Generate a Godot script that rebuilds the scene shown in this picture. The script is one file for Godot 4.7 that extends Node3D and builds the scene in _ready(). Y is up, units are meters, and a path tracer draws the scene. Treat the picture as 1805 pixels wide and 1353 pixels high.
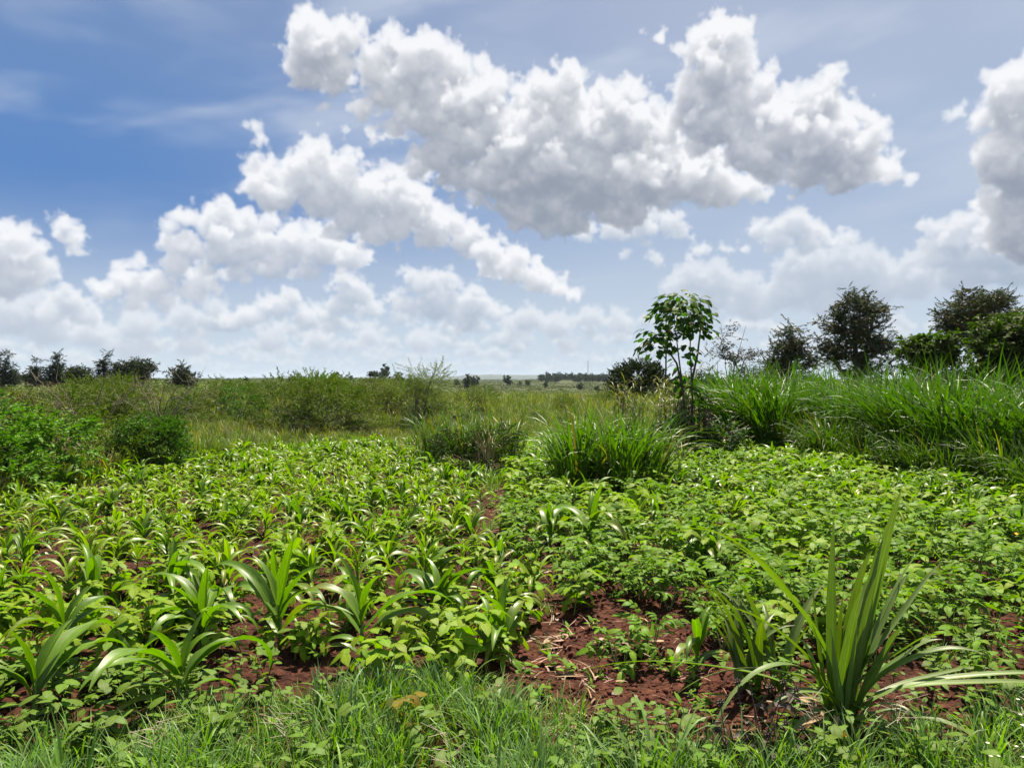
extends Node3D
# Smallholder field of young maize, beans and potatoes on red soil; napier grass, scrub and trees behind, fair weather cumulus above.
# Units are metres, the camera stands at x = z = 0 and looks along -z. "d" is distance ahead of it (z = -d).

const EYE := 1.6
const EXPOSURE := 2.85

var rng := RandomNumberGenerator.new()
var taken := {}
var M := {}

func _ready() -> void:
	rng.seed = 20417
	var cam := Camera3D.new()
	cam.name = "camera"
	cam.fov = 53.1
	cam.near = 0.05
	cam.far = 20000.0
	cam.position = Vector3(0, EYE, 0)
	cam.rotation_degrees = Vector3(-0.36, 0, 0)
	add_child(cam)
	cam.current = true

	var env := Environment.new()
	env.background_mode = Environment.BG_SKY
	var sky := Sky.new()
	var pano := PanoramaSkyMaterial.new()
	pano.panorama = ImageTexture.create_from_image(make_sky())
	pano.energy_multiplier = 1.0
	sky.sky_material = pano
	env.sky = sky
	env.background_energy_multiplier = 1.0 / EXPOSURE
	env.tonemap_mode = Environment.TONE_MAPPER_LINEAR
	env.tonemap_exposure = EXPOSURE
	env.fog_enabled = true
	env.fog_mode = Environment.FOG_MODE_EXPONENTIAL
	env.fog_density = 0.00006
	env.fog_light_color = Color(0.80, 0.86, 0.93)
	env.sdfgi_enabled = true
	env.ssao_enabled = true
	env.ssil_enabled = true
	var we := WorldEnvironment.new()
	we.name = "world_environment"
	we.environment = env
	add_child(we)

	var sun := DirectionalLight3D.new()
	sun.name = "sun"
	var az := deg_to_rad(SUN_AZ)
	var el := deg_to_rad(SUN_EL)
	var towards := Vector3(sin(az) * cos(el), sin(el), -cos(az) * cos(el))
	sun.position = towards * 100.0
	sun.basis = Basis.looking_at(-towards, Vector3.UP)
	sun.light_energy = 1.6
	sun.light_color = Color(1.0, 0.955, 0.88)
	sun.light_angular_distance = 0.5
	sun.shadow_enabled = true
	add_child(sun)

	build_place()

const SUN_AZ := 16.0
const SUN_EL := 66.0

# ---------------------------------------------------------------- sky: clear air, a thin veil and cumulus, computed for every direction
const SW := 4096
const SH := 2048

func angles(px: float, py: float) -> Vector2:   # a point of the view, as azimuth and height in columns / rows of the panorama
	var f := 1354.0
	var p := deg_to_rad(-0.36)
	var x := px - 902.5
	var y := 676.5 - py
	var yy := y * cos(p) + f * sin(p)
	var zz := f * cos(p) - y * sin(p)
	var az := atan2(x, zz)
	var el := atan2(yy, sqrt(x * x + zz * zz))
	return Vector2((az / TAU + 0.5) * SW, (0.5 - el / PI) * SH)

static func sstep(a: float, b: float, x: float) -> float:
	var t := clampf((x - a) / (b - a), 0.0, 1.0)
	return t * t * (3.0 - 2.0 * t)

func noise(s: int, freq: float, oct: int, kind := FastNoiseLite.TYPE_SIMPLEX_SMOOTH) -> FastNoiseLite:
	var n := FastNoiseLite.new()
	n.seed = s
	n.noise_type = kind
	n.frequency = freq
	n.fractal_octaves = oct
	n.fractal_gain = 0.5
	return n

func air(az: float, el: float, veil: float) -> Color:   # azimuth and height in radians -> linear colour of the clear air with its thin veil
	# deep blue to the left, paler towards the side of the sun, pale at the horizon
	var side := sstep(-0.55, 0.35, az)
	if absf(az) > 1.2:
		side = lerpf(side, 0.6, sstep(1.2, 2.4, absf(az)))
	var blue := Color(0.115, 0.255, 0.56).lerp(Color(0.40, 0.505, 0.69), side)
	var up := Color(0.185, 0.29, 0.52).lerp(Color(0.42, 0.49, 0.655), side)
	var low := Color(0.60, 0.70, 0.80)
	var h := maxf(el, 0.0)
	var c := blue.lerp(up, sstep(0.22, 0.50, h))
	c = low.lerp(c, sstep(0.015, 0.24, h))
	c = c.lerp(Color(0.58, 0.65, 0.77), veil)
	# the air brightens round the sun
	var sa := deg_to_rad(SUN_AZ)
	var se := deg_to_rad(SUN_EL)
	var cosang := sin(el) * sin(se) + cos(el) * cos(se) * cos(az - sa)
	var glow := pow(maxf(cosang, 0.0), 24.0)
	return c.lerp(Color(1.0, 0.99, 0.97), glow * 0.7)

func make_sky() -> Image:
	var t0 := Time.get_ticks_msec()
	var streak := noise(11, 1.0, 5)
	var small := Image.create(512, 256, false, Image.FORMAT_RGBF)
	var lump := noise(12, 1.0, 5)
	for y in 256:
		var el := (0.5 - (y + 0.5) / 256.0) * PI
		for x in 512:
			var az := ((x + 0.5) / 512.0 - 0.5) * TAU
			var dir := Vector3(sin(az) * cos(el), sin(el), -cos(az) * cos(el))
			var veil := sstep(0.0, 0.55, streak.get_noise_3d(dir.x * 2.2, dir.y * 5.0, dir.z * 2.2) + 0.1) * 0.5
			var c := air(az, maxf(el, 0.0), veil)
			# fair weather clouds all round, in a layer overhead
			var inv := 1.0 / (maxf(dir.y, 0.0) + 0.12)
			var n := lump.get_noise_3d(dir.x * inv * 1.1, 3.0, dir.z * inv * 1.1)
			var thick := sstep(0.02, 0.30, n)
			var wh := Color(0.80, 0.83, 0.88).lerp(Color(0.40, 0.45, 0.54), sstep(0.16, 0.5, n) * 0.7)
			c = c.lerp(wh, thick * sstep(0.0, 0.15, el) * 0.9)
			if el <= 0.0:
				c = Color(0.50, 0.62, 0.74)
			small.set_pixel(x, y, c)
	var full: Image = small.duplicate()
	full.resize(SW, SH, Image.INTERPOLATE_CUBIC)

	# the part of the sky ahead, in detail
	var x0 := 1480
	var x1 := 2616
	var y0 := 540
	var y1 := 1030
	var w := x1 - x0
	var h := y1 - y0
	var cr := PackedFloat32Array(); cr.resize(w * h)
	var cg := PackedFloat32Array(); cg.resize(w * h)
	var cb := PackedFloat32Array(); cb.resize(w * h)
	var wx := PackedFloat32Array(); wx.resize(w * h)
	var wy := PackedFloat32Array(); wy.resize(w * h)
	var fine := PackedFloat32Array(); fine.resize(w * h)
	var wx2 := PackedFloat32Array(); wx2.resize(w * h)
	var wy2 := PackedFloat32Array(); wy2.resize(w * h)
	var fine2 := PackedFloat32Array(); fine2.resize(w * h)
	var n1 := noise(21, 1.0 / 36.0, 5)
	var n2 := noise(22, 1.0 / 36.0, 5)
	var n3 := noise(23, 1.0 / 15.0, 4)
	var v1 := noise(24, 1.0 / 150.0, 5)
	var v2 := noise(25, 1.0 / 190.0, 4)
	for y in h:
		var el := (0.5 - (y + y0 + 0.5) / SH) * PI
		var row := y * w
		for x in w:
			var i := row + x
			var az := ((x + x0 + 0.5) / SW - 0.5) * TAU
			wx[i] = n1.get_noise_2d(x, y) * 15.0
			wy[i] = n2.get_noise_2d(x, y) * 13.0
			fine[i] = n3.get_noise_2d(x, y)
			wx2[i] = n1.get_noise_2d(x * 2.2, y * 2.6) * 5.5
			wy2[i] = n2.get_noise_2d(x * 2.2, y * 2.6) * 4.5
			fine2[i] = n3.get_noise_2d(x * 1.8, y * 2.3)
			var tilt := y + 0.18 * x
			var veil := sstep(-0.05, 0.55, v1.get_noise_2d(x * 0.45 - 60.0, tilt * 1.5)) * 0.62 + sstep(0.0, 0.6, v2.get_noise_2d(x * 0.8, y * 2.6)) * 0.22
			veil *= sstep(0.08, 0.30, el) * 0.75 + 0.25
			var c := air(az, el, veil)
			cr[i] = c.r; cg[i] = c.g; cb[i] = c.b
	var org := Vector2(x0, y0)

	var r := RandomNumberGenerator.new()
	# ranks of small flat clouds down to the horizon, then the nearer clouds
	var ranks := []
	r.seed = 5
	for k in 5:
		var far := []
		var y: float = [655.0, 645.0, 631.0, 612.0, 584.0][k]
		var x := -180.0
		while x < 2000.0:
			var size: float = [8.0, 10.0, 13.0, 16.0, 19.0][k] * r.randf_range(0.7, 1.3)
			var n := r.randi_range(2, 5)
			var yy := y + r.randf_range(-10, 9)
			for j in n:
				far.append(Vector3(x, yy - r.randf_range(0.0, 0.9) * size, size * r.randf_range(0.6, 1.2)))
				x += size * r.randf_range(0.7, 1.3)
			x += size * r.randf_range(-0.8, 2.2)
		var haze: float = [0.6, 0.45, 0.3, 0.2, 0.1][k]
		ranks.append({"seed": 50 + k, "grain": 7.0, "lobe": 0.25, "flat": 1.7, "rough": 2.2, "k": 0.42, "lit": Color(0.84, 0.87, 0.90).lerp(Color(0.76, 0.81, 0.86), haze), "dark": Color(0.38, 0.47, 0.60).lerp(Color(0.44, 0.54, 0.66), haze), "alpha": 0.95 - haze * 0.2, "puffs": far})
	for layer in ranks + cloud_layers():
		r.seed = layer.seed
		var more := PackedVector3Array()
		var depth := PackedFloat32Array()
		for q in layer.puffs:
			var a := angles(q.x, q.y) - org
			var p := Vector3(a.x, a.y, q.z / 1354.0 / TAU * SW)
			var z := r.randf_range(-1, 1) * 9.0
			more.append(p * Vector3(1, 1, 0.93))
			depth.append(z)
			# cauliflower: puffs on puffs, most of them on the upper side
			for k in 14:
				var an := r.randf_range(-PI, PI)
				if sin(an) > 0.15 and r.randf() < 0.7:
					an = -an
				var rr := p.z * (0.12 + 0.46 * pow(r.randf(), 1.5))
				if rr < 1.5:
					continue
				var tilt := r.randf_range(-1.2, 1.2)
				var dist := p.z * r.randf_range(0.7, 0.95)
				more.append(Vector3(p.x + cos(an) * cos(tilt) * dist, p.y + sin(an) * cos(tilt) * dist, rr))
				depth.append(z + sin(tilt) * dist)
		draw_cloud(more, depth, w, h, cr, cg, cb, layer)

	for y in h:
		for x in w:
			var i := y * w + x
			var edge := minf(minf(x, w - 1 - x) / 50.0, y / 40.0)
			var c := Color(cr[i], cg[i], cb[i])
			if edge < 1.0:
				c = full.get_pixel(x + x0, y + y0).lerp(c, sstep(0.0, 1.0, edge))
			full.set_pixel(x + x0, y + y0, c)
	var out := Image.create(SW, SH, false, full.get_format())   # the panorama begins straight ahead
	out.blit_rect(full, Rect2i(SW / 2, 0, SW / 2, SH), Vector2i(0, 0))
	out.blit_rect(full, Rect2i(0, 0, SW / 2, SH), Vector2i(SW / 2, 0))
	return out

func draw_cloud(more: PackedVector3Array, depth: PackedFloat32Array, w: int, h: int, cr: PackedFloat32Array, cg: PackedFloat32Array, cb: PackedFloat32Array, layer: Dictionary) -> void:
	# the puffs as a body of vapour with depth, on a grid: cells of 2 x 2 x CZ
	var lo := Vector2(1e9, 1e9)
	var hi := Vector2(-1e9, -1e9)
	for p in more:
		lo = lo.min(Vector2(p.x, p.y) - Vector2.ONE * (p.z + 8.0))
		hi = hi.max(Vector2(p.x, p.y) + Vector2.ONE * (p.z + 8.0))
	lo = lo.max(Vector2(-60, -30)).floor()
	hi = hi.min(Vector2(w + 60, h - 1)).floor()
	var CZ := 4.0
	var gd := 24
	var zmid := gd * CZ * 0.5
	var gw := int((hi.x - lo.x) / 2.0) + 2
	var gh := int((hi.y - lo.y) / 2.0) + 2
	var sl := gw * gh
	var flat: float = layer.flat
	var S := PackedFloat32Array(); S.resize(sl * gd); S.fill(-9.0)
	for k in more.size():
		var p := more[k]
		var cx := (p.x - lo.x) * 0.5
		var cy := (p.y - lo.y) * 0.5
		var cz := (depth[k] + zmid) / CZ
		var r := p.z
		var rr := r * 0.5 + 4.0
		var rz := r / CZ + 2.0
		for z in range(maxi(0, ceili(cz - rz)), mini(gd - 1, floori(cz + rz)) + 1):
			var dz2 := (z - cz) * (z - cz) * CZ * CZ
			for y in range(maxi(0, ceili(cy - rr)), mini(gh - 1, floori(cy + rr)) + 1):
				var down := (y - cy) * (1.0 if y < cy else flat)   # bases are flatter than tops
				var dy2 := dz2 + down * down * 4.0
				if dy2 > (r + 8.0) * (r + 8.0):
					continue
				var row := z * sl + y * gw
				for x in range(maxi(0, ceili(cx - rr)), mini(gw - 1, floori(cx + rr)) + 1):
					var sd := r - sqrt(dy2 + (x - cx) * (x - cx) * 4.0)
					if sd > S[row + x]:
						S[row + x] = sd
	var nz := noise(41 + int(layer.seed), 1.0 / float(layer.grain), 4)
	var rough: float = layer.rough
	var D := PackedFloat32Array(); D.resize(sl * gd)
	for z in gd:
		for y in gh:
			for x in gw:
				var i := z * sl + y * gw + x
				var sd := S[i]
				if sd > -8.0:
					var n := nz.get_noise_3d(lo.x + x * 2.0, lo.y + y * 2.0, z * CZ)
					S[i] = sd + (n - 0.10) * rough * 1.6
					D[i] = clampf(S[i] / 5.0, 0.0, 1.0)
	# how much vapour lies between each cell and the sun, which stands high, beyond the clouds and to the right
	var tau := PackedFloat32Array(); tau.resize(sl * gd)
	for y in range(1, gh):
		for z in gd:
			var z2 := mini(z + 1, gd - 1)
			for x in gw:
				var i := z * sl + y * gw + x
				var x2 := mini(x + 1, gw - 1)
				var x3 := maxi(x - 1, 0)
				var up := (y - 1) * gw
				var a := tau[z * sl + up + x] * 0.46 + tau[z * sl + up + x2] * 0.20 + tau[z * sl + up + x3] * 0.10 + tau[z2 * sl + up + x] * 0.24
				tau[i] = a * 0.985 + D[i] * 2.3
	var lit_c: Color = layer.lit
	var dark_c: Color = layer.dark
	var k1: float = layer.k
	var fine := noise(61, 1.0 / float(layer.grain) * 1.7, 4)
	fine.fractal_gain = 0.62
	var amp: float = rough * 0.62
	var opac: float = layer.alpha
	var ax := maxi(0, int(lo.x) + 1)
	var bx := mini(w - 1, int(hi.x) - 2)
	var ay := maxi(0, int(lo.y) + 1)
	var by := mini(h - 1, int(hi.y) - 2)
	for y in range(ay, by + 1):
		var gy := (y - lo.y) * 0.5
		var iy := int(gy)
		var fy := gy - iy
		for x in range(ax, bx + 1):
			var gx := (x - lo.x) * 0.5
			var ix := int(gx)
			var fx := gx - ix
			var w00 := (1.0 - fx) * (1.0 - fy)
			var w10 := fx * (1.0 - fy)
			var w01 := (1.0 - fx) * fy
			var w11 := fx * fy
			var T := 1.0
			var L := 0.0
			var base := iy * gw + ix
			for z in gd:
				var i := base + z * sl
				var sd := S[i] * w00 + S[i + 1] * w10 + S[i + gw] * w01 + S[i + gw + 1] * w11
				if sd < -amp * 0.8:
					continue
				if sd < 9.0:
					sd += (fine.get_noise_3d(x, y, z * CZ) - 0.08) * amp
					if sd <= 0.0:
						continue
				var dens := minf(sd / 4.5, 1.0)
				var t := tau[i] * w00 + tau[i + 1] * w10 + tau[i + gw] * w01 + tau[i + gw + 1] * w11
				var li := 0.73 * exp(-t * k1) + 0.30 * exp(-t * k1 * 0.10)
				li *= 1.0 - 0.25 * exp(-sd * 0.5)
				if iy > 8:   # each lobe is lighter on its upper side
					li += layer.lobe * (clampf((sd - S[i - 3 * gw]) * 0.12, -0.6, 1.0) * 0.34 + clampf((sd - S[i - 8 * gw]) * 0.06, -0.6, 1.0) * 0.5) * (0.4 + 0.6 * li)
				var a := 1.0 - exp(-dens * 0.85)
				L += T * a * li
				T *= 1.0 - a
				if T < 0.02:
					break
			var cover := 1.0 - T
			if cover < 0.01:
				continue
			L = clampf((L / cover - 0.08) * 1.62, 0.0, 1.0)
			var j := y * w + x
			var al := cover * opac
			cr[j] = lerpf(cr[j], lerpf(dark_c.r, lit_c.r, L), al)
			cg[j] = lerpf(cg[j], lerpf(dark_c.g, lit_c.g, L), al)
			cb[j] = lerpf(cb[j], lerpf(dark_c.b, lit_c.b, L), al)

func V(x: float, y: float, z: float) -> Vector3:
	return Vector3(x, y, z)

func cloud_layers() -> Array:
	var white := Color(0.95, 0.96, 0.98)
	var pale := Color(0.80, 0.84, 0.89)
	var mid := Color(0.90, 0.92, 0.95)
	return [
		{"seed": 1, "lobe": 0.33, "flat": 1.45, "grain": 9.0, "rough": 4.0, "k": 0.19, "scale": 900.0, "lit": pale, "dark": Color(0.46, 0.53, 0.64), "grey": 0.8, "soft0": 0.05, "soft1": 0.75, "alpha": 0.85, "puffs": [
			V(1220,490,36), V(1260,500,40), V(1310,512,34), V(1190,512,30), V(1420,486,52), V(1500,480,56), V(1550,500,45), V(1380,520,40), V(1460,530,44), V(1330,540,40), V(1240,540,40), V(1530,545,40),
			V(1610,500,40), V(1620,470,35), V(20,560,42), V(80,580,40), V(160,590,34), V(240,575,34), V(320,560,30), V(380,545,26), V(60,540,30), V(1040,560,30), V(1090,570,28), V(980,575,34), V(930,560,30), V(900,590,26),
			V(480,600,30), V(560,600,30), V(650,595,28), V(340,610,30), V(230,620,28), V(740,600,30), V(1000,610,24)]},
		{"seed": 2, "lobe": 0.33, "flat": 1.45, "grain": 11.0, "rough": 5.0, "k": 0.20, "scale": 700.0, "lit": mid, "dark": Color(0.40, 0.48, 0.60), "grey": 1.0, "soft0": 0.06, "soft1": 0.55, "alpha": 0.92, "puffs": [
			V(120,532,30), V(90,556,26), V(150,558,28), V(480,540,30), V(508,526,26), V(440,560,30), V(540,562,32), V(400,566,22), V(580,572,24), V(606,492,26), V(630,518,34), V(600,536,30), V(652,545,26), V(570,555,24),
			V(722,488,22), V(750,502,34), V(790,497,28), V(770,536,44), V(830,540,38), V(868,552,26), V(718,540,28), V(820,562,32), V(700,520,18),
			V(1030,412,22), V(1080,406,28), V(1130,401,33), V(1180,394,28), V(1200,410,20), V(1098,448,14), V(1155,455,17), V(1232,440,20), V(1212,455,12),
			V(1340,405,26), V(1400,397,36), V(1432,410,30), V(1370,420,32), V(1460,425,22), V(1420,432,30), V(1492,418,18), V(1280,440,13), V(1310,438,14),
			V(1692,390,22), V(1650,405,22), V(1618,402,15), V(1680,425,36), V(1722,412,38), V(1762,442,56), V(1660,452,32), V(1795,470,50), V(1730,470,44), V(1690,490,36)]},
		{"seed": 3, "lobe": 0.33, "flat": 1.45, "grain": 15.0, "rough": 6.5, "k": 0.13, "scale": 620.0, "lit": white, "dark": Color(0.40, 0.46, 0.565), "grey": 1.15, "soft0": 0.07, "soft1": 0.5, "alpha": 0.97, "puffs": [
			V(390,378,32), V(370,402,36), V(422,402,38), V(400,440,46), V(450,436,46), V(510,430,42), V(560,440,46), V(612,452,36), V(480,468,36), V(420,478,30), V(540,474,30), V(640,460,20),
			V(300,402,22), V(330,387,25), V(300,430,26), V(335,440,30), V(318,420,24),
			V(235,468,22), V(222,498,32), V(190,514,26), V(270,502,36), V(312,470,32), V(350,492,32), V(380,506,20), V(240,530,28), V(290,526,26), V(340,515,24),
			V(8,420,32), V(42,442,36), V(70,468,20), V(20,480,46), V(62,490,28), V(0,505,34), V(-40,440,50), V(-60,500,40),
			V(108,396,21), V(124,419,23), V(140,438,15), V(94,390,11)]},
		{"seed": 4, "lobe": 0.33, "flat": 1.45, "grain": 16.0, "rough": 7.0, "k": 0.12, "scale": 640.0, "lit": white, "dark": Color(0.37, 0.42, 0.505), "grey": 1.15, "soft0": 0.07, "soft1": 0.5, "alpha": 0.98, "puffs": [
			V(446,224,13), V(452,252,17), V(447,283,20), V(468,306,36), V(442,332,26), V(482,342,46), V(560,266,27), V(556,292,36), V(528,314,46), V(600,314,44), V(640,344,50), V(568,350,50), V(622,380,48), V(690,354,50), V(742,372,46),
			V(700,398,44), V(760,410,44), V(820,420,40), V(662,408,40), V(862,442,34), V(618,276,12), V(645,290,13), V(668,304,11), V(900,472,38), V(942,492,34), V(982,504,28), V(1012,518,18), V(870,478,30), V(580,330,40)]},
		{"seed": 5, "lobe": 0.33, "flat": 1.45, "grain": 18.0, "rough": 8.0, "k": 0.105, "scale": 620.0, "lit": white, "dark": Color(0.305, 0.345, 0.42), "grey": 1.1, "soft0": 0.07, "soft1": 0.5, "alpha": 0.98, "puffs": [
			V(560,82,56), V(522,108,30), V(606,74,38), V(545,132,36), V(590,115,44), V(640,92,28), V(690,76,32), V(665,130,40), V(722,118,50), V(770,98,42), V(802,130,40), V(745,170,50), V(690,172,40), V(640,190,32), V(850,132,28), V(864,170,40), V(812,190,56), V(750,214,46), V(700,222,30), V(660,236,20), V(572,187,7), V(608,232,9), V(585,228,6),
			V(990,128,26), V(1008,152,34), V(962,160,40), V(1000,200,54), V(930,202,50), V(880,232,56), V(822,250,56), V(772,280,46), V(738,300,24), V(1080,186,44), V(1120,170,30), V(1060,240,64), V(1130,232,54), V(1160,270,54), V(950,290,86), V(880,310,64), V(1040,310,84), V(1120,320,74), V(1200,320,56), V(1260,330,52), V(1312,332,38), V(1240,282,44), V(960,362,66), V(1000,386,48), V(920,378,42), V(1080,366,44), V(800,310,40), V(1160,352,30), V(840,350,26)]},
		{"seed": 6, "lobe": 0.33, "flat": 1.45, "grain": 18.0, "rough": 8.0, "k": 0.105, "scale": 620.0, "lit": white, "dark": Color(0.30, 0.34, 0.425), "grey": 1.15, "soft0": 0.07, "soft1": 0.5, "alpha": 0.98, "puffs": [
			V(1264,60,40), V(1290,62,36), V(1240,92,40), V(1300,112,40), V(1262,130,54), V(1226,172,50), V(1300,180,46), V(1202,212,38), V(1260,220,58), V(1340,142,28), V(1342,200,40), V(1440,182,46), V(1400,192,40), V(1482,202,40), V(1380,240,54), V(1450,252,68), V(1512,262,48), V(1330,268,54), V(1420,296,50), V(1490,304,48), V(1542,300,36), V(1578,304,26), V(1598,312,14), V(1470,322,30), V(1350,292,40), V(1180,232,26),
			V(1792,152,40), V(1762,182,26), V(1802,210,54), V(1750,280,30), V(1790,292,54), V(1802,360,54), V(1792,410,44), V(1730,286,15), V(1850,180,70), V(1860,300,80), V(1850,420,70), V(1687,193,13), V(1140,56,8), V(1162,66,11), V(1186,76,10)]},
	]

# ---------------------------------------------------------------- mesh helpers
class MB:
	var v := PackedVector3Array()
	var n := PackedVector3Array()
	var uv := PackedVector2Array()
	var c := PackedColorArray()
	var idx := PackedInt32Array()

	func tri_flat(a: Vector3, b: Vector3, d: Vector3, col: Color) -> void:
		var k := v.size()
		var nn := (d - a).cross(b - a).normalized()
		v.append(a); v.append(b); v.append(d)
		n.append(nn); n.append(nn); n.append(nn)
		uv.append(Vector2(0.5, 0)); uv.append(Vector2(0, 0.5)); uv.append(Vector2(0.5, 1))
		c.append(col); c.append(col); c.append(col)
		idx.append(k); idx.append(k + 1); idx.append(k + 2)

	func vert(p: Vector3, nn: Vector3, t: Vector2, col: Color) -> int:
		v.append(p); n.append(nn); uv.append(t); c.append(col)
		return v.size() - 1

	func quad(a: int, b: int, d: int, e: int) -> void:   # clockwise from the front
		idx.append(a); idx.append(b); idx.append(d)
		idx.append(a); idx.append(d); idx.append(e)

	func put(o: MB, x: Transform3D, tint := Color.WHITE) -> void:   # another shape, moved and tinted
		var k := v.size()
		v.append_array(x * o.v)
		n.append_array(Transform3D(x.basis.orthonormalized(), Vector3.ZERO) * o.n)
		uv.append_array(o.uv)
		if tint == Color.WHITE:
			c.append_array(o.c)
		else:
			for q in o.c:
				c.append(q * tint)
		for i in o.idx:
			idx.append(i + k)

	func mesh(m: Material) -> ArrayMesh:
		var am := ArrayMesh.new()
		add_to(am, m)
		return am

	func add_to(am: ArrayMesh, m: Material) -> void:
		if idx.is_empty():
			return
		var a := []
		a.resize(Mesh.ARRAY_MAX)
		a[Mesh.ARRAY_VERTEX] = v
		a[Mesh.ARRAY_NORMAL] = n
		a[Mesh.ARRAY_TEX_UV] = uv
		a[Mesh.ARRAY_COLOR] = c
		a[Mesh.ARRAY_INDEX] = idx
		am.add_surface_from_arrays(Mesh.PRIMITIVE_TRIANGLES, a)
		am.surface_set_material(am.get_surface_count() - 1, m)

# A long leaf: a folded, rippled ribbon along a line of points. side0 lies across the leaf at its base.
func ribbon(mb: MB, pts: PackedVector3Array, widths: PackedFloat32Array, side0: Vector3, fold: float, ripple: float, twist: float, col: Color, tip: Color, cuts := 4) -> void:
	var m := pts.size()
	var ph := rng.randf() * TAU
	var first := mb.v.size()
	var half := cuts / 2
	for i in m:
		var t := float(i) / (m - 1)
		var tan := (pts[mini(i + 1, m - 1)] - pts[maxi(i - 1, 0)]).normalized()
		var s := (side0 - tan * side0.dot(tan)).normalized()
		s = s.rotated(tan, twist * t)
		var nn := s.cross(tan).normalized()
		var cc := col.lerp(tip, t * t)
		for j in range(-half, half + 1):
			var u := float(j) / half
			var out := absf(u)
			var wave := sin(ph + t * 16.0 + (0.0 if j < 0 else 1.9)) * ripple * out * out * minf(1.0, 3.0 * t)
			var lift := (out * fold + wave) * widths[i]
			var p := pts[i] + s * (u * widths[i]) + nn * lift
			var tilt := -signf(u) * (fold * 0.9 + 0.25 * cos(ph + t * 16.0) * ripple)
			mb.vert(p, (nn + s * tilt).normalized(), Vector2(u * 0.5 + 0.5, t), cc)
	var w := cuts + 1
	for i in m - 1:
		for j in cuts:
			var a := first + i * w + j
			mb.quad(a, a + w, a + w + 1, a + 1)

# Points of an arching leaf: leaves its base at the angle rise (from the ground) and bends over by bend on its length.
func arch(base: Vector3, az: float, rise: float, bend: float, length: float, m: int, power := 1.6, drift := 0.0) -> PackedVector3Array:
	var p := PackedVector3Array()
	var q := base
	p.append(q)
	for i in m - 1:
		var t := (i + 0.5) / (m - 1)
		var e := rise - bend * pow(t, power)
		var a := az + drift * t
		q += Vector3(cos(a) * cos(e), sin(e), sin(a) * cos(e)) * (length / (m - 1))
		p.append(q)
	return p

func across(az: float) -> Vector3:
	return Vector3(-sin(az), 0, cos(az))

func blade_widths(m: int, w: float, base := 0.45, peak := 0.35) -> PackedFloat32Array:
	var a := PackedFloat32Array()
	for i in m:
		var t := float(i) / (m - 1)
		var k := lerpf(base, 1.0, sstep(0.0, peak, t)) if t < peak else pow(maxf(0.0, 1.0 - pow((t - peak) / (1.0 - peak), 1.7)), 0.85)
		a.append(w * maxf(k, 0.02))
	return a

# A broad leaf in its own frame: the stalk end at the origin, the tip towards +x, its upper face up.
func leaflet(length: float, width: float, fold: float, droop: float, heart: float, col: Color, m := 6) -> MB:
	var mb := MB.new()
	var ph := rng.randf() * TAU
	for i in m:
		var t := float(i) / (m - 1)
		var wv := pow(t, 0.55) * pow(1.0 - t, 0.8 + heart * 0.35) * 2.55
		if i == 0:
			wv = heart * 0.75
		var back := -heart * 0.13 * length if i == 0 else 0.0
		var x := t * length
		var y := -droop * length * t * t
		var dn := Vector3(2.0 * droop * t, 1, 0).normalized()
		for j in [-2, -1, 0, 1, 2]:
			var u: float = j * 0.5
			var z: float = u * wv * width * 0.5
			var lift: float = absf(u) * fold * width * 0.5 * wv - u * u * 0.12 * width * wv + sin(ph + t * 7.0 + u * 2.0) * 0.02 * width * absf(u)
			mb.vert(Vector3(x + back * absf(u), y + lift, z), (dn + Vector3(0, 0, -signf(u) * (fold - absf(u) * 0.35))).normalized(), Vector2(u * 0.5 + 0.5, t), col)
	for i in m - 1:
		for j in 4:
			var a := i * 5 + j
			mb.quad(a, a + 5, a + 6, a + 1)
	return mb

# A small leaf of a bush seen from afar: a diamond folded along its middle.
func tiny_leaf(length: float, width: float, col: Color) -> MB:
	var mb := MB.new()
	var a := Vector3.ZERO
	var b := Vector3(length, -length * 0.1, 0)
	var l := Vector3(length * 0.45, width * 0.15, -width * 0.5)
	var r := Vector3(length * 0.45, width * 0.15, width * 0.5)
	mb.tri_flat(a, l, b, col)
	mb.tri_flat(a, b, r, col)
	return mb

func tube(mb: MB, pts: PackedVector3Array, radii: PackedFloat32Array, col: Color, sides := 5) -> void:
	var m := pts.size()
	var first := mb.v.size()
	var ref := Vector3(0.31, 0.12, 0.94)
	for i in m:
		var tan := (pts[mini(i + 1, m - 1)] - pts[maxi(i - 1, 0)]).normalized()
		var s := (ref - tan * ref.dot(tan)).normalized()
		var b := tan.cross(s)
		for j in sides:
			var a := TAU * j / sides
			var d := s * cos(a) + b * sin(a)
			mb.vert(pts[i] + d * radii[i], d, Vector2(float(j) / sides, i), col)
	for i in m - 1:
		for j in sides:
			var a := first + i * sides + j
			var a2 := first + i * sides + (j + 1) % sides
			mb.quad(a, a + sides, a2 + sides, a2)

func stick(mb: MB, a: Vector3, b: Vector3, ra: float, rb: float, col: Color, sides := 4) -> void:
	tube(mb, PackedVector3Array([a, b]), PackedFloat32Array([ra, rb]), col, sides)

func turned(az: float, pitch: float, roll: float) -> Basis:   # +x of the shape points at azimuth az, raised by pitch
	return Basis(Vector3.UP, -az) * Basis(Vector3(0, 0, 1), pitch) * Basis(Vector3(1, 0, 0), roll)

func ran(a: float, b: float) -> float:
	return rng.randf_range(a, b)

func vary(c: Color, k: float) -> Color:
	var f := 1.0 + ran(-k, k)
	return Color(c.r * f * (1.0 + ran(-k, k) * 0.5), c.g * f, c.b * f * (1.0 + ran(-k, k) * 0.5))

# ---------------------------------------------------------------- objects
func numbered(called: String) -> String:
	if not taken.has(called):
		taken[called] = 0
		return called
	taken[called] += 1
	return "%s_%03d" % [called, taken[called]]

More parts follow.
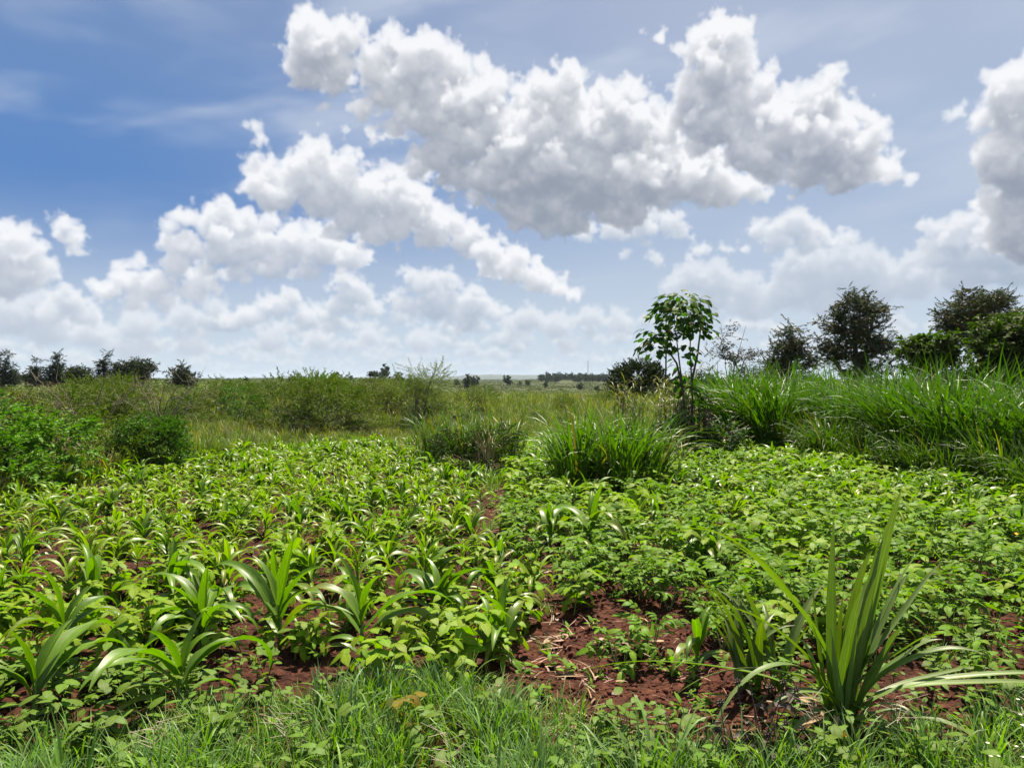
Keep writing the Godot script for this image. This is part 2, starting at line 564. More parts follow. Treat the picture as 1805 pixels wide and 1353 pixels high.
func tag(o: Node, label: String, category: String, group := "", kind := "") -> void:
	if label: o.set_meta("label", label)
	if category: o.set_meta("category", category)
	if group: o.set_meta("group", group)
	elif o.has_meta("group"): o.remove_meta("group")
	if kind: o.set_meta("kind", kind)

func part(called: String, mesh: Mesh, parent: Node3D, at := Transform3D()) -> MeshInstance3D:
	var o := MeshInstance3D.new()
	o.name = called
	o.mesh = mesh
	o.transform = at
	parent.add_child(o, true)
	return o

func thing(called: String, label: String, category: String, at: Vector3, group := "") -> Node3D:
	var o := Node3D.new()
	o.name = numbered(called)
	add_child(o)
	o.position = at
	tag(o, label, category, group)
	return o

func lone(called: String, mesh: Mesh, label: String, category: String, at: Vector3, group := "", kind := "") -> MeshInstance3D:
	var o := MeshInstance3D.new()
	o.name = numbered(called)
	o.mesh = mesh
	add_child(o)
	o.position = at
	tag(o, label, category, group, kind)
	return o

func many(called: String, sets: Array, label: String, category: String) -> void:   # sets: [part name, mesh, places, tints]; one object for what nobody could count
	var root := thing(called, label, category, Vector3.ZERO)
	root.set_meta("kind", "stuff")
	for s in sets:
		var where: Array = s[2]
		if where.is_empty():
			continue
		var mm := MultiMesh.new()
		mm.transform_format = MultiMesh.TRANSFORM_3D
		mm.use_colors = s.size() > 3
		mm.mesh = s[1]
		mm.instance_count = where.size()
		for i in where.size():
			mm.set_instance_transform(i, where[i])
			if mm.use_colors:
				mm.set_instance_color(i, s[3][i])
		var o := MultiMeshInstance3D.new()
		o.name = s[0]
		o.multimesh = mm
		o.set_meta("kind", "stuff")
		root.add_child(o, true)

# ---------------------------------------------------------------- materials
func leaf_material(called: String, rough: float, through: Color, tex: Texture2D = null, spec := 0.5) -> StandardMaterial3D:
	var m := StandardMaterial3D.new()
	m.resource_name = called
	m.vertex_color_use_as_albedo = true
	m.roughness = rough
	m.metallic_specular = spec
	m.cull_mode = BaseMaterial3D.CULL_DISABLED
	m.backlight_enabled = true
	m.backlight = through
	if tex:
		m.albedo_texture = tex
	return m

func vein_texture(ribs: int, broad: bool) -> ImageTexture:
	var im := Image.create(96, 192, false, Image.FORMAT_RGB8)
	var nn := noise(71 + ribs, 0.05, 4)
	for y in 192:
		for x in 96:
			var u := absf((x + 0.5) / 96.0 - 0.5) * 2.0
			var t := (y + 0.5) / 192.0
			var k := (0.88 if broad else 0.80) + nn.get_noise_2d(x * 1.5, y * 0.7) * 0.14
			var mid := 1.0 - sstep(0.02, 0.09, u)
			if broad:
				var side := absf(sin((t * 1.0 - u * 0.28) * 24.0))
				k += 0.10 * (1.0 - sstep(0.0, 0.25, side)) - 0.05 * side
			else:
				k += 0.05 * cos(u * ribs * PI)
			k = lerpf(k, 1.0, mid * 0.8)
			im.set_pixel(x, y, Color(clampf(k + mid * 0.06, 0, 1), clampf(k, 0, 1), clampf(k * 0.94 + mid * 0.12, 0, 1)))
	return ImageTexture.create_from_image(im)

func mottled(s: int, freq: float, lo: Color, hi: Color, size := 512) -> NoiseTexture2D:
	var t := NoiseTexture2D.new()
	t.width = size
	t.height = size
	t.seamless = true
	t.noise = noise(s, freq, 6)
	var g := Gradient.new()
	g.set_color(0, lo)
	g.set_color(1, hi)
	g.set_offset(0, 0.2)
	g.set_offset(1, 0.8)
	t.color_ramp = g
	return t

func relief(s: int, freq: float, size := 512) -> NoiseTexture2D:
	var t := NoiseTexture2D.new()
	t.width = size
	t.height = size
	t.seamless = true
	t.noise = noise(s, freq, 6)
	return t

func make_materials() -> void:
	var grass_veins := vein_texture(9, false)
	var broad_veins := vein_texture(3, true)
	M.maize = leaf_material("maize_leaf", 0.42, Color(0.88, 0.98, 0.07), grass_veins, 0.48)
	M.bean = leaf_material("bean_leaf", 0.5, Color(0.88, 0.98, 0.09), broad_veins, 0.24)
	M.potato = leaf_material("potato_leaf", 0.5, Color(0.9, 0.95, 0.08), broad_veins, 0.24)
	M.napier = leaf_material("napier_leaf", 0.44, Color(0.80, 0.90, 0.05), grass_veins, 0.42)
	M.grass = leaf_material("grass_blade", 0.45, Color(0.82, 0.92, 0.12), null, 0.35)
	M.scrub = leaf_material("scrub_leaf", 0.6, Color(0.70, 0.80, 0.10), null, 0.25)
	M.glossy = leaf_material("glossy_leaf", 0.55, Color(0.70, 0.90, 0.08), broad_veins, 0.3)
	M.tree = leaf_material("tree_leaf", 0.6, Color(0.40, 0.46, 0.07), null, 0.25)
	M.petal = leaf_material("petal", 0.6, Color(0.5, 0.5, 0.5), null, 0.3)
	var bark := StandardMaterial3D.new()
	bark.resource_name = "bark"
	bark.vertex_color_use_as_albedo = true
	bark.albedo_texture = mottled(81, 0.03, Color(0.62, 0.62, 0.62), Color(1, 1, 1), 256)
	bark.uv1_triplanar = true
	bark.uv1_scale = Vector3(6, 1.5, 6)
	bark.roughness = 0.9
	M.bark = bark
	var stem := StandardMaterial3D.new()
	stem.resource_name = "green_stem"
	stem.vertex_color_use_as_albedo = true
	stem.roughness = 0.5
	M.stem = stem
	var straw := StandardMaterial3D.new()
	straw.resource_name = "dry_straw"
	straw.vertex_color_use_as_albedo = true
	straw.roughness = 0.8
	M.straw = straw
	var soil := StandardMaterial3D.new()
	soil.resource_name = "ground"
	soil.vertex_color_use_as_albedo = true
	soil.albedo_texture = mottled(91, 0.018, Color(0.55, 0.53, 0.52), Color(1, 1, 1), 1024)
	soil.uv1_triplanar = true
	soil.uv1_world_triplanar = true
	soil.uv1_scale = Vector3(0.55, 0.55, 0.55)
	soil.heightmap_enabled = true
	soil.heightmap_texture = relief(92, 0.03, 1024)
	soil.heightmap_scale = 5.0
	soil.roughness = 0.95
	soil.metallic_specular = 0.25
	M.ground = soil
	var clod := StandardMaterial3D.new()
	clod.resource_name = "soil_clod"
	clod.vertex_color_use_as_albedo = true
	clod.albedo_texture = mottled(93, 0.04, Color(0.6, 0.58, 0.56), Color(1, 1, 1), 256)
	clod.uv1_triplanar = true
	clod.uv1_scale = Vector3(3, 3, 3)
	clod.roughness = 0.95
	clod.metallic_specular = 0.25
	M.clod = clod

# ---------------------------------------------------------------- crops
# A recipe is a list of [name, mesh, transform]: built as parts, or joined into one mesh.
class Recipe:
	var bits := []   # [name, MB, Transform3D, material key]

var shared := {}

func shared_mesh(b: MB, key: String) -> Mesh:
	if not shared.has(b):
		shared[b] = b.mesh(M[key])
	return shared[b]

func as_parts(r: Recipe, root: Node3D) -> void:
	for q in r.bits:
		part(q[0], shared_mesh(q[1], q[3]), root, q[2])

func as_one(r: Recipe) -> ArrayMesh:
	var by := {}
	for q in r.bits:
		if not by.has(q[3]):
			by[q[3]] = MB.new()
		by[q[3]].put(q[1], q[2])
	var am := ArrayMesh.new()
	for k in by:
		by[k].add_to(am, M[k])
	return am

func maize_leaves(col: Color, slim := 1.0) -> Dictionary:
	var d := {"low": [], "mid": [], "top": []}
	for k in 7:
		var mb := MB.new()
		var c := vary(col, 0.15)
		ribbon(mb, arch(Vector3.ZERO, 0.0, ran(0.5, 0.9), ran(1.3, 2.0), ran(0.28, 0.40), 10, 1.3, ran(-0.4, 0.4)), blade_widths(10, ran(0.021, 0.028) * slim), across(0.0), 0.35, 0.10, ran(-0.5, 0.5), c, c.lerp(Color(0.36, 0.28, 0.09), 0.9) if rng.randf() < 0.5 else vary(c * 1.12, 0.1))
		d.low.append(mb)
	for k in 12:
		var mb := MB.new()
		var c := vary(col, 0.15)
		ribbon(mb, arch(Vector3.ZERO, 0.0, ran(0.85, 1.25), ran(1.7, 2.9), ran(0.42, 0.60), 14, 1.6, ran(-0.4, 0.4)), blade_widths(14, ran(0.032, 0.043) * slim), across(0.0), 0.42, 0.20, ran(-0.7, 0.7), c, c.lerp(Color(0.36, 0.30, 0.08), 0.8) if rng.randf() < 0.25 else vary(c * 1.05, 0.1))
		d.mid.append(mb)
	for k in 7:
		var mb := MB.new()
		var c := vary(col * Color(1.25, 1.15, 1.0), 0.12)
		ribbon(mb, arch(Vector3.ZERO, 0.0, ran(1.15, 1.45), ran(0.4, 1.7), ran(0.26, 0.40), 10, 2.0, ran(-0.3, 0.3)), blade_widths(10, ran(0.027, 0.038) * slim), across(0.0), 0.75, 0.08, ran(-0.5, 0.5), c, c)
		d.top.append(mb)
	return d

func maize_recipe(lv: Dictionary, stem_h: float, size: float) -> Recipe:
	var r := Recipe.new()
	var st := MB.new()
	tube(st, PackedVector3Array([Vector3(0, -0.02, 0), Vector3(0.004, stem_h * 0.5, 0.003), Vector3(0, stem_h, 0)]), PackedFloat32Array([0.013, 0.012, 0.007]), Color(0.10, 0.17, 0.04), 6)
	r.bits.append(["stem", st, Transform3D(Basis().scaled(Vector3.ONE * size), Vector3.ZERO), "stem"])
	var az := ran(0, TAU)
	var n := rng.randi_range(9, 11)
	for i in n:
		var t := float(i) / (n - 1)
		var kind: String = "low" if t < 0.26 else ("mid" if t < 0.74 else "top")
		var mb: MB = lv[kind][rng.randi() % lv[kind].size()]
		var a := az + PI * i + ran(-0.45, 0.45)
		var s := size * (ran(0.85, 1.1) if kind != "top" else ran(0.8, 1.1))
		var bs := Basis(Vector3.UP, -a) * Basis(Vector3(1, 0, 0), ran(-0.2, 0.2))
		var h := lerpf(0.03, stem_h, pow(t, 0.9)) * size
		r.bits.append(["leaf", mb, Transform3D(bs.scaled(Vector3.ONE * s), Vector3(0, h, 0) + bs.x * 0.006), "maize"])
	return r

func trifoliate(col: Color, size: float) -> MB:   # one bean leaf: stalk and three leaflets, the stalk's foot at the origin
	var mb := MB.new()
	var up := ran(0.9, 1.35)
	var st := size * ran(1.0, 1.7)
	var knee := Vector3(cos(up), sin(up), 0) * st
	stick(mb, Vector3.ZERO, knee, 0.0022, 0.0015, col * 0.9, 3)
	var tilt := ran(-0.55, 0.1)
	for k in 3:
		var a := [0.0, 1.75, -1.75][k] as float
		var lf := leaflet(size * ran(0.95, 1.1), size * ran(0.66, 0.80), ran(0.05, 0.35), ran(0.1, 0.4), 0.9, vary(col.lerp(Color(0.34, 0.42, 0.03), ran(0, 0.35)), 0.22), 6)
		var f := Basis(Vector3(0, 0, 1), tilt) * Basis(Vector3.UP, a + ran(-0.2, 0.2)) * Basis(Vector3(0, 0, 1), ran(-0.45, 0.15))
		var off := Basis(Vector3(0, 0, 1), tilt) * (Vector3(size * 0.28, 0, 0) if k == 0 else Vector3.ZERO)
		mb.put(lf, Transform3D(f, knee + off))
	return mb

func bean_recipe(leaves: Array, h: float, n: int) -> Recipe:
	var r := Recipe.new()
	var st := MB.new()
	var lean := Vector3(ran(-0.05, 0.05), 0, ran(-0.05, 0.05))
	tube(st, PackedVector3Array([Vector3(0, -0.02, 0), lean * 0.5 + Vector3(0, h * 0.4, 0), lean + Vector3(0, h * 0.75, 0)]), PackedFloat32Array([0.004, 0.0035, 0.002]), Color(0.13, 0.19, 0.05), 4)
	r.bits.append(["stem", st, Transform3D(), "stem"])
	for i in n:
		var t := (i + ran(0, 0.8)) / n
		var mb: MB = leaves[rng.randi() % leaves.size()]
		var a := i * 2.4 + ran(-0.4, 0.4)
		var bs := Basis(Vector3.UP, -a) * Basis(Vector3(0, 0, 1), lerpf(-0.75, 0.1, t)) * Basis(Vector3(1, 0, 0), ran(-0.25, 0.25))
		r.bits.append(["leaf", mb, Transform3D(bs.scaled(Vector3.ONE * ran(0.75, 1.1)), lean * t + Vector3(0, lerpf(0.03, h * 0.72, t), 0)), "bean"])
	return r

func pinnate(col: Color, size: float) -> MB:   # one potato leaf: a bending stalk with seven rounded leaflets
	var mb := MB.new()
	var pts := arch(Vector3.ZERO, 0.0, ran(0.9, 1.2), ran(0.9, 1.5), size, 6, 1.2)
	for i in 5:
		stick(mb, pts[i], pts[i + 1], 0.0018, 0.0015, col, 3)
	for k in 7:
		var j := 5 if k == 0 else (4 if k < 3 else (3 if k < 5 else 2))
		var side := 0.0 if k == 0 else (1.0 if k % 2 == 1 else -1.0)
		var l: float = size * [0.40, 0.34, 0.34, 0.28, 0.28, 0.20, 0.20][k] * ran(0.85, 1.15)
		var lf := leaflet(l, l * ran(0.55, 0.68), ran(0.1, 0.4), ran(0.15, 0.5), 0.5, vary(col.lerp(Color(0.26, 0.38, 0.03), ran(0, 0.3)), 0.22), 5)
		var tan := (pts[j] - pts[j - 1]).normalized()
		var pitch := atan2(tan.y, tan.x)
		mb.put(lf, Transform3D(Basis(Vector3(0, 0, 1), pitch * 0.8 + ran(-0.15, 0.15)) * Basis(Vector3.UP, -side * ran(0.95, 1.3)) * Basis(Vector3(1, 0, 0), ran(-0.3, 0.3)), pts[j]))
	return mb

func potato_recipe(leaves: Array, h: float, n: int) -> Recipe:
	var r := Recipe.new()
	var stems := []
	for k in 4:
		var a := k * 1.7 + ran(0, 1)
		stems.append(Vector3(cos(a) * 0.4, 1, sin(a) * 0.4) * h * ran(0.6, 0.85))
	var st := MB.new()
	for s in stems:
		tube(st, PackedVector3Array([Vector3(0, -0.02, 0), s * 0.5 + Vector3(s.x, 0, s.z) * 0.15, s]), PackedFloat32Array([0.005, 0.004, 0.002]), Color(0.10, 0.14, 0.05), 4)
	r.bits.append(["stem", st, Transform3D(), "stem"])
	for i in n:
		var s: Vector3 = stems[i % 4]
		var t := 0.25 + 0.75 * (i / 4 + ran(0, 0.6)) / (n / 4)
		t = minf(t, 1.0)
		var mb: MB = leaves[rng.randi() % leaves.size()]
		var a := atan2(s.z, s.x) + ran(-1.9, 1.9)
		var bs := Basis(Vector3.UP, -a) * Basis(Vector3(0, 0, 1), lerpf(-0.55, 0.25, t)) * Basis(Vector3(1, 0, 0), ran(-0.3, 0.3))
		r.bits.append(["leaf", mb, Transform3D(bs.scaled(Vector3.ONE * ran(0.7, 1.1)), s * t), "potato"])
	return r

# ---------------------------------------------------------------- grasses
func grass_tuft(n: int, h: float, w: float, spread: float, col: Color, bend: float, dry := 0.0, m := 5) -> MB:
	var mb := MB.new()
	for i in n:
		var a := ran(0, TAU)
		var rr := spread * sqrt(rng.randf())
		var base := Vector3(cos(a) * rr, -0.01, sin(a) * rr)
		var az := a + ran(-0.9, 0.9)
		var c := vary(col, 0.22)
		if rng.randf() < dry:
			c = vary(Color(0.30, 0.25, 0.12), 0.25)
		ribbon(mb, arch(base, az, ran(1.15, 1.54), ran(0.15, bend), h * ran(0.55, 1.15), m, 1.8, ran(-0.3, 0.3)), blade_widths(m, w * ran(0.7, 1.2), 0.7, 0.3), across(az), 0.3, 0.0, ran(-0.6, 0.6), c, c * 1.05, 2)
	return mb

# ---------------------------------------------------------------- bushes and trees
func spray(n: int, length: float, leaf_l: float, leaf_w: float, col: Color, kind: String, droop := 0.0) -> MB:   # a twig with its leaves, along +x
	var mb := MB.new()
	stick(mb, Vector3.ZERO, Vector3(length, 0, 0), 0.0035, 0.0015, Color(0.12, 0.09, 0.05), 3)
	for i in n:
		var t := (i + 0.5) / n
		var a := ran(0, TAU)
		var b := turned(ran(-1.1, 1.1), ran(-0.6, 0.6) - droop, 0.0)
		b = Basis(Vector3(1, 0, 0), a) * Basis(Vector3.UP, ran(-1.0, 1.0)) * b if kind == "round" else Basis(Vector3.UP, ran(-1.2, 1.2)) * Basis(Vector3(0, 0, 1), ran(-0.7, 0.5) - droop) * Basis(Vector3(1, 0, 0), ran(-0.8, 0.8))
		var lf := tiny_leaf(leaf_l * ran(0.7, 1.2), leaf_w * ran(0.7, 1.2), vary(col, 0.22))
		mb.put(lf, Transform3D(b, Vector3(t * length, ran(-0.02, 0.02), ran(-0.02, 0.02))))
	return mb

# lobes: [centre, radii] of the crown; returns foliage and wood
func bush_shapes(lobes: Array, sprays: Array, n: int, foot: float, stems: int, wood_col: Color, hollow := 0.55, tints := []) -> Array:
	var fol := MB.new()
	var wood := MB.new()
	var vol := []
	var total := 0.0
	for l in lobes:
		var q: float = pow(l[1].x * l[1].y * l[1].z, 0.667)
		vol.append(q)
		total += q
	for k in lobes.size():
		var c: Vector3 = lobes[k][0]
		var r: Vector3 = lobes[k][1]
		var m := int(n * vol[k] / total)
		for i in m:
			var d := Vector3(ran(-1, 1), ran(-1, 1), ran(-1, 1)).normalized()
			if d.y < -0.3 and rng.randf() < 0.5:
				d.y = -d.y
			var f := lerpf(hollow, 1.0, sqrt(rng.randf())) * ran(0.9, 1.12)
			var p := c + d * r * f
			if p.y < 0.03:
				continue
			var az := atan2(d.z, d.x) + ran(-0.7, 0.7)
			var pitch := clampf(asin(d.y) * 0.7 + ran(-0.4, 0.5), -0.9, 1.4)
			var tint: Color = vary(Color(1, 1, 1), 0.14)
			if not tints.is_empty():
				tint = tint * tints[rng.randi() % tints.size()]
			fol.put(sprays[rng.randi() % sprays.size()], Transform3D(turned(az, pitch, ran(-0.6, 0.6)).scaled(Vector3.ONE * ran(0.75, 1.2)), p), tint)
		for s in stems:
			var e := c + Vector3(ran(-0.6, 0.6), ran(-0.2, 0.6), ran(-0.6, 0.6)) * r
			var b := Vector3(ran(-1, 1) * foot, -0.05, ran(-1, 1) * foot)
			var mid := b.lerp(e, 0.5) + Vector3(0, 0.12 * e.y, 0)
			tube(wood, PackedVector3Array([b, mid, e]), PackedFloat32Array([0.018, 0.012, 0.004]), vary(wood_col, 0.2), 4)
	return [fol, wood]

func bush(called: String, label: String, category: String, at: Vector3, shapes: Array, key: String, turn := 0.0, size := Vector3.ONE, group := "") -> Node3D:
	var o := thing(called, label, category, at, group)
	o.basis = Basis(Vector3.UP, turn).scaled_local(size)
	part("foliage", shared_mesh(shapes[0], key), o)
	if not shapes[1].idx.is_empty():
		part("stems", shared_mesh(shapes[1], "bark"), o)
	return o

# A tree grown towards points spread through its crown: trunk and limbs thicken with what they carry.
func tree_shapes(height: float, crown: Array, n_pts: int, sprays: Array, per: int, girth: float, wood_col: Color, stems := 1, first_fork := 0.25, reach := 0.5, tints := []) -> Array:
	var pos := PackedVector3Array()
	var up := PackedInt32Array()
	var carried := PackedFloat32Array()
	var lean := Vector3(ran(-0.04, 0.04), 0, ran(-0.04, 0.04)) * height
	for s in stems:
		var foot := Vector3.ZERO if stems == 1 else Vector3(cos(s * 2.3), 0, sin(s * 2.3)) * 0.12
		var outw := Vector3.ZERO if stems == 1 else Vector3(cos(s * 2.3), 0, sin(s * 2.3)) * height * 0.16
		var last := -1
		for i in 9:
			var t := i / 8.0
			pos.append(foot + (lean + outw) * t * t + Vector3(ran(-0.03, 0.03) * height * t * 0.4, height * 0.86 * t - 0.1, ran(-0.03, 0.03) * height * t * 0.4))
			up.append(last)
			carried.append(0.0)
			last = pos.size() - 1
	var base_n := pos.size()
	var pts := []
	var total := 0.0
	for l in crown:
		total += l[1].x * l[1].y * l[1].z
	for l in crown:
		for i in maxi(2, int(n_pts * l[1].x * l[1].y * l[1].z / total)):
			var d := Vector3(ran(-1, 1), ran(-1, 1), ran(-1, 1)).normalized() * pow(rng.randf(), 0.4)
			pts.append(l[0] + d * l[1])
	var core := Vector3(0, height * first_fork, 0)
	pts.sort_custom(func(a, b): return a.distance_squared_to(core) < b.distance_squared_to(core))
	var ends := []
	for p in pts:
		var best := -1
		var bd := 1e9
		for j in pos.size():
			if j < base_n and pos[j].y < height * first_fork:
				continue
			var q := pos[j]
			var d: float = q.distance_to(p) + maxf(0.0, q.y - p.y + 0.15 * Vector2(p.x - q.x, p.z - q.z).length()) * 1.5
			if d < bd:
				bd = d
				best = j
		if best < 0:
			continue
		var from := pos[best]
		var steps := clampi(int(from.distance_to(p) / 0.45), 1, 5)
		var last := best
		for i in steps:
			var t := (i + 1.0) / steps
			pos.append(from.lerp(p, t) + Vector3(ran(-0.06, 0.06), sin(t * PI) * 0.08 * from.distance_to(p) + ran(-0.04, 0.04), ran(-0.06, 0.06)))
			up.append(last)
			carried.append(0.0)
			last = pos.size() - 1
		ends.append(last)
	for i in range(pos.size() - 1, -1, -1):
		carried[i] += 1.0
		if up[i] >= 0:
			carried[up[i]] += carried[i]
	var wood := MB.new()
	var most := carried[0]
	for i in pos.size():
		if up[i] >= 0:
			var r0 := girth * pow(carried[up[i]] / most, 0.45)
			var r1 := girth * pow(carried[i] / most, 0.45)
			if up[i] >= base_n or i < base_n:
				tube(wood, PackedVector3Array([pos[up[i]], pos[i]]), PackedFloat32Array([r0, r1]), wood_col, 5 if i < base_n else 4)
			else:
				tube(wood, PackedVector3Array([pos[up[i]], pos[i]]), PackedFloat32Array([minf(r0, r1 * 1.4), r1]), wood_col, 4)
	var fol := MB.new()
	for e in ends:
		for i in per:
			var p := pos[e] + Vector3(ran(-1, 1), ran(-0.8, 0.8), ran(-1, 1)) * reach * (0.0 if i == 0 else 1.0)
			var tint := vary(Color.WHITE, 0.16)
			if not tints.is_empty():
				tint = tint * tints[rng.randi() % tints.size()]
			fol.put(sprays[rng.randi() % sprays.size()], Transform3D(turned(ran(0, TAU), ran(-0.5, 0.9), ran(-0.5, 0.5)).scaled(Vector3.ONE * ran(0.75, 1.25)), p), tint)
	return [fol, wood]

func tree(called: String, label: String, at: Vector3, shapes: Array, key := "tree", turn := 0.0, size := Vector3.ONE, group := "") -> Node3D:
	var o := thing(called, label, "tree", at, group)
	o.basis = Basis(Vector3.UP, turn).scaled_local(size)
	part("trunk", shared_mesh(shapes[1], "bark"), o)
	part("crown", shared_mesh(shapes[0], key), o)
	return o

# ---------------------------------------------------------------- the place
var lumps: FastNoiseLite
var patch: FastNoiseLite

func path_x(d: float) -> float:   # the middle of the bare soil path between the two plots
	return lerpf(0.32, -0.22, sstep(3.5, 10.0, d)) + 0.06 * sin(d * 1.3)

func in_field(x: float, d: float) -> float:
	var left := -6.35 + 0.45 * sstep(12.0, 15.5, d) + 2.6 * sstep(15.2, 18.6, d)
	return sstep(left - 0.3, left + 0.1, x) * sstep(6.75, 6.3, x) * sstep(18.9, 18.3, d) * sstep(2.9, 3.3, d)

func verge_edge(x: float) -> float:   # where the rough grass at the near end stops
	return 3.32 + 0.85 * exp(-pow((x + 0.50) / 0.60, 2.0)) + 0.12 * sin(x * 3.1) + 0.25 * sstep(1.2, 2.6, x)

func ground_y(x: float, d: float) -> float:
	var y := 0.0
	if d < 60.0:
		var k := 1.0 - sstep(20.0, 60.0, d)
		y += lumps.get_noise_2d(x, d) * 0.075 * k
		y -= 0.05 * exp(-pow((x - path_x(d)) / 0.28, 2.0)) * in_field(x, d)
		y += (lumps.get_noise_2d(x * 3.2 + 50.0, d * 3.2) * 0.055 + 0.012 * sin(d * 9.5 + x * 0.8)) * in_field(x, d)
	var az := atan2(x, d)
	y -= 3.2 * sstep(45.0, 170.0, d) * sstep(-0.20, -0.03, az) * (1.0 - 0.75 * sstep(0.16, 0.30, az))
	y -= 1.0 * sstep(170.0, 800.0, d)
	y += lumps.get_noise_2d(x * 0.01 + 9.0, d * 0.01) * 2.0 * sstep(120.0, 500.0, d)
	y += 4.0 * sstep(650.0, 1000.0, d) * exp(-pow((az - 0.085) / 0.085, 2.0))
	y += 0.8 * sstep(260.0, 420.0, d) * exp(-pow((az + 0.19) / 0.12, 2.0))
	return y

func soil_tint(x: float, d: float) -> Color:
	var soil := Color(0.078, 0.030, 0.0175) * (1.0 + 0.45 * patch.get_noise_2d(x * 1.3 + 70.0, d * 1.3))
	var turf := Color(0.09, 0.11, 0.035).lerp(Color(0.16, 0.125, 0.06), sstep(-0.1, 0.5, patch.get_noise_2d(x * 0.6, d * 0.6)))
	var far := Color(0.075, 0.095, 0.034).lerp(Color(0.09, 0.10, 0.042), sstep(-0.2, 0.4, patch.get_noise_2d(x * 0.04, d * 0.04)))
	var c := turf.lerp(far, sstep(40.0, 140.0, d))
	var az := atan2(x, d)
	c = c.lerp(Color(0.20, 0.07, 0.045), sstep(0.50, 0.54, az) * sstep(30.0, 36.0, d) * sstep(130.0, 100.0, d))
	return c.lerp(soil, in_field(x, d))

func spot(x: float, d: float, lift := 0.0) -> Vector3:
	return Vector3(x, ground_y(x, d) + lift, -d)

func build_ground() -> void:
	var mb := MB.new()
	var radii := PackedFloat32Array()
	var r := 0.6
	while r < 1.8:
		radii.append(r)
		r += 0.2
	while r < 21.0:
		radii.append(r)
		r += 0.055
	while r < 9000.0:
		radii.append(r)
		r *= 1.03
	var turns := PackedFloat32Array()
	var a := -PI
	while a < PI - 0.001:
		turns.append(a)
		a += 0.0058 if absf(a + 0.003) < 0.80 else 0.09
	turns.append(PI)
	var n := turns.size()
	for q in radii:
		for t in turns:
			var x := q * sin(t)
			var d := q * cos(t)
			var y := ground_y(x, d) if q < 8500.0 else 0.0
			mb.v.append(Vector3(x, y, -d))
			mb.uv.append(Vector2.ZERO)
			mb.c.append(soil_tint(x, d))
	var nr := radii.size()
	mb.n.resize(mb.v.size())
	for i in nr:
		for j in n:
			var i0 := maxi(i - 1, 0) * n + j
			var i1 := mini(i + 1, nr - 1) * n + j
			var j0 := i * n + maxi(j - 1, 0)
			var j1 := i * n + mini(j + 1, n - 1)
			var nn := (mb.v[j1] - mb.v[j0]).cross(mb.v[i1] - mb.v[i0]).normalized()
			mb.n[i * n + j] = nn if nn.y > 0 else -nn
	for i in nr - 1:
		for j in n - 1:
			var k := i * n + j
			mb.quad(k, k + n, k + n + 1, k + 1)
	lone("ground", mb.mesh(M.ground), "red soil of the plots running out into rough grassland to the horizon", "ground", Vector3.ZERO, "", "structure")

func build_place() -> void:
	var t0 := Time.get_ticks_msec()
	lumps = noise(7, 0.9, 4)
	patch = noise(8, 0.8, 4)
	make_materials()
	build_ground()
	build_far()
	build_scrub()
	build_trees()
	build_napier()
	build_crops()
	build_front()

func yawed(p: Vector3, s: float, tall := 1.0) -> Transform3D:
	return Transform3D(Basis(Vector3.UP, ran(0, TAU)) * Basis(Vector3(1, 0, 0), ran(-0.08, 0.08)) * Basis.from_scale(Vector3(s, s * tall, s)), p)

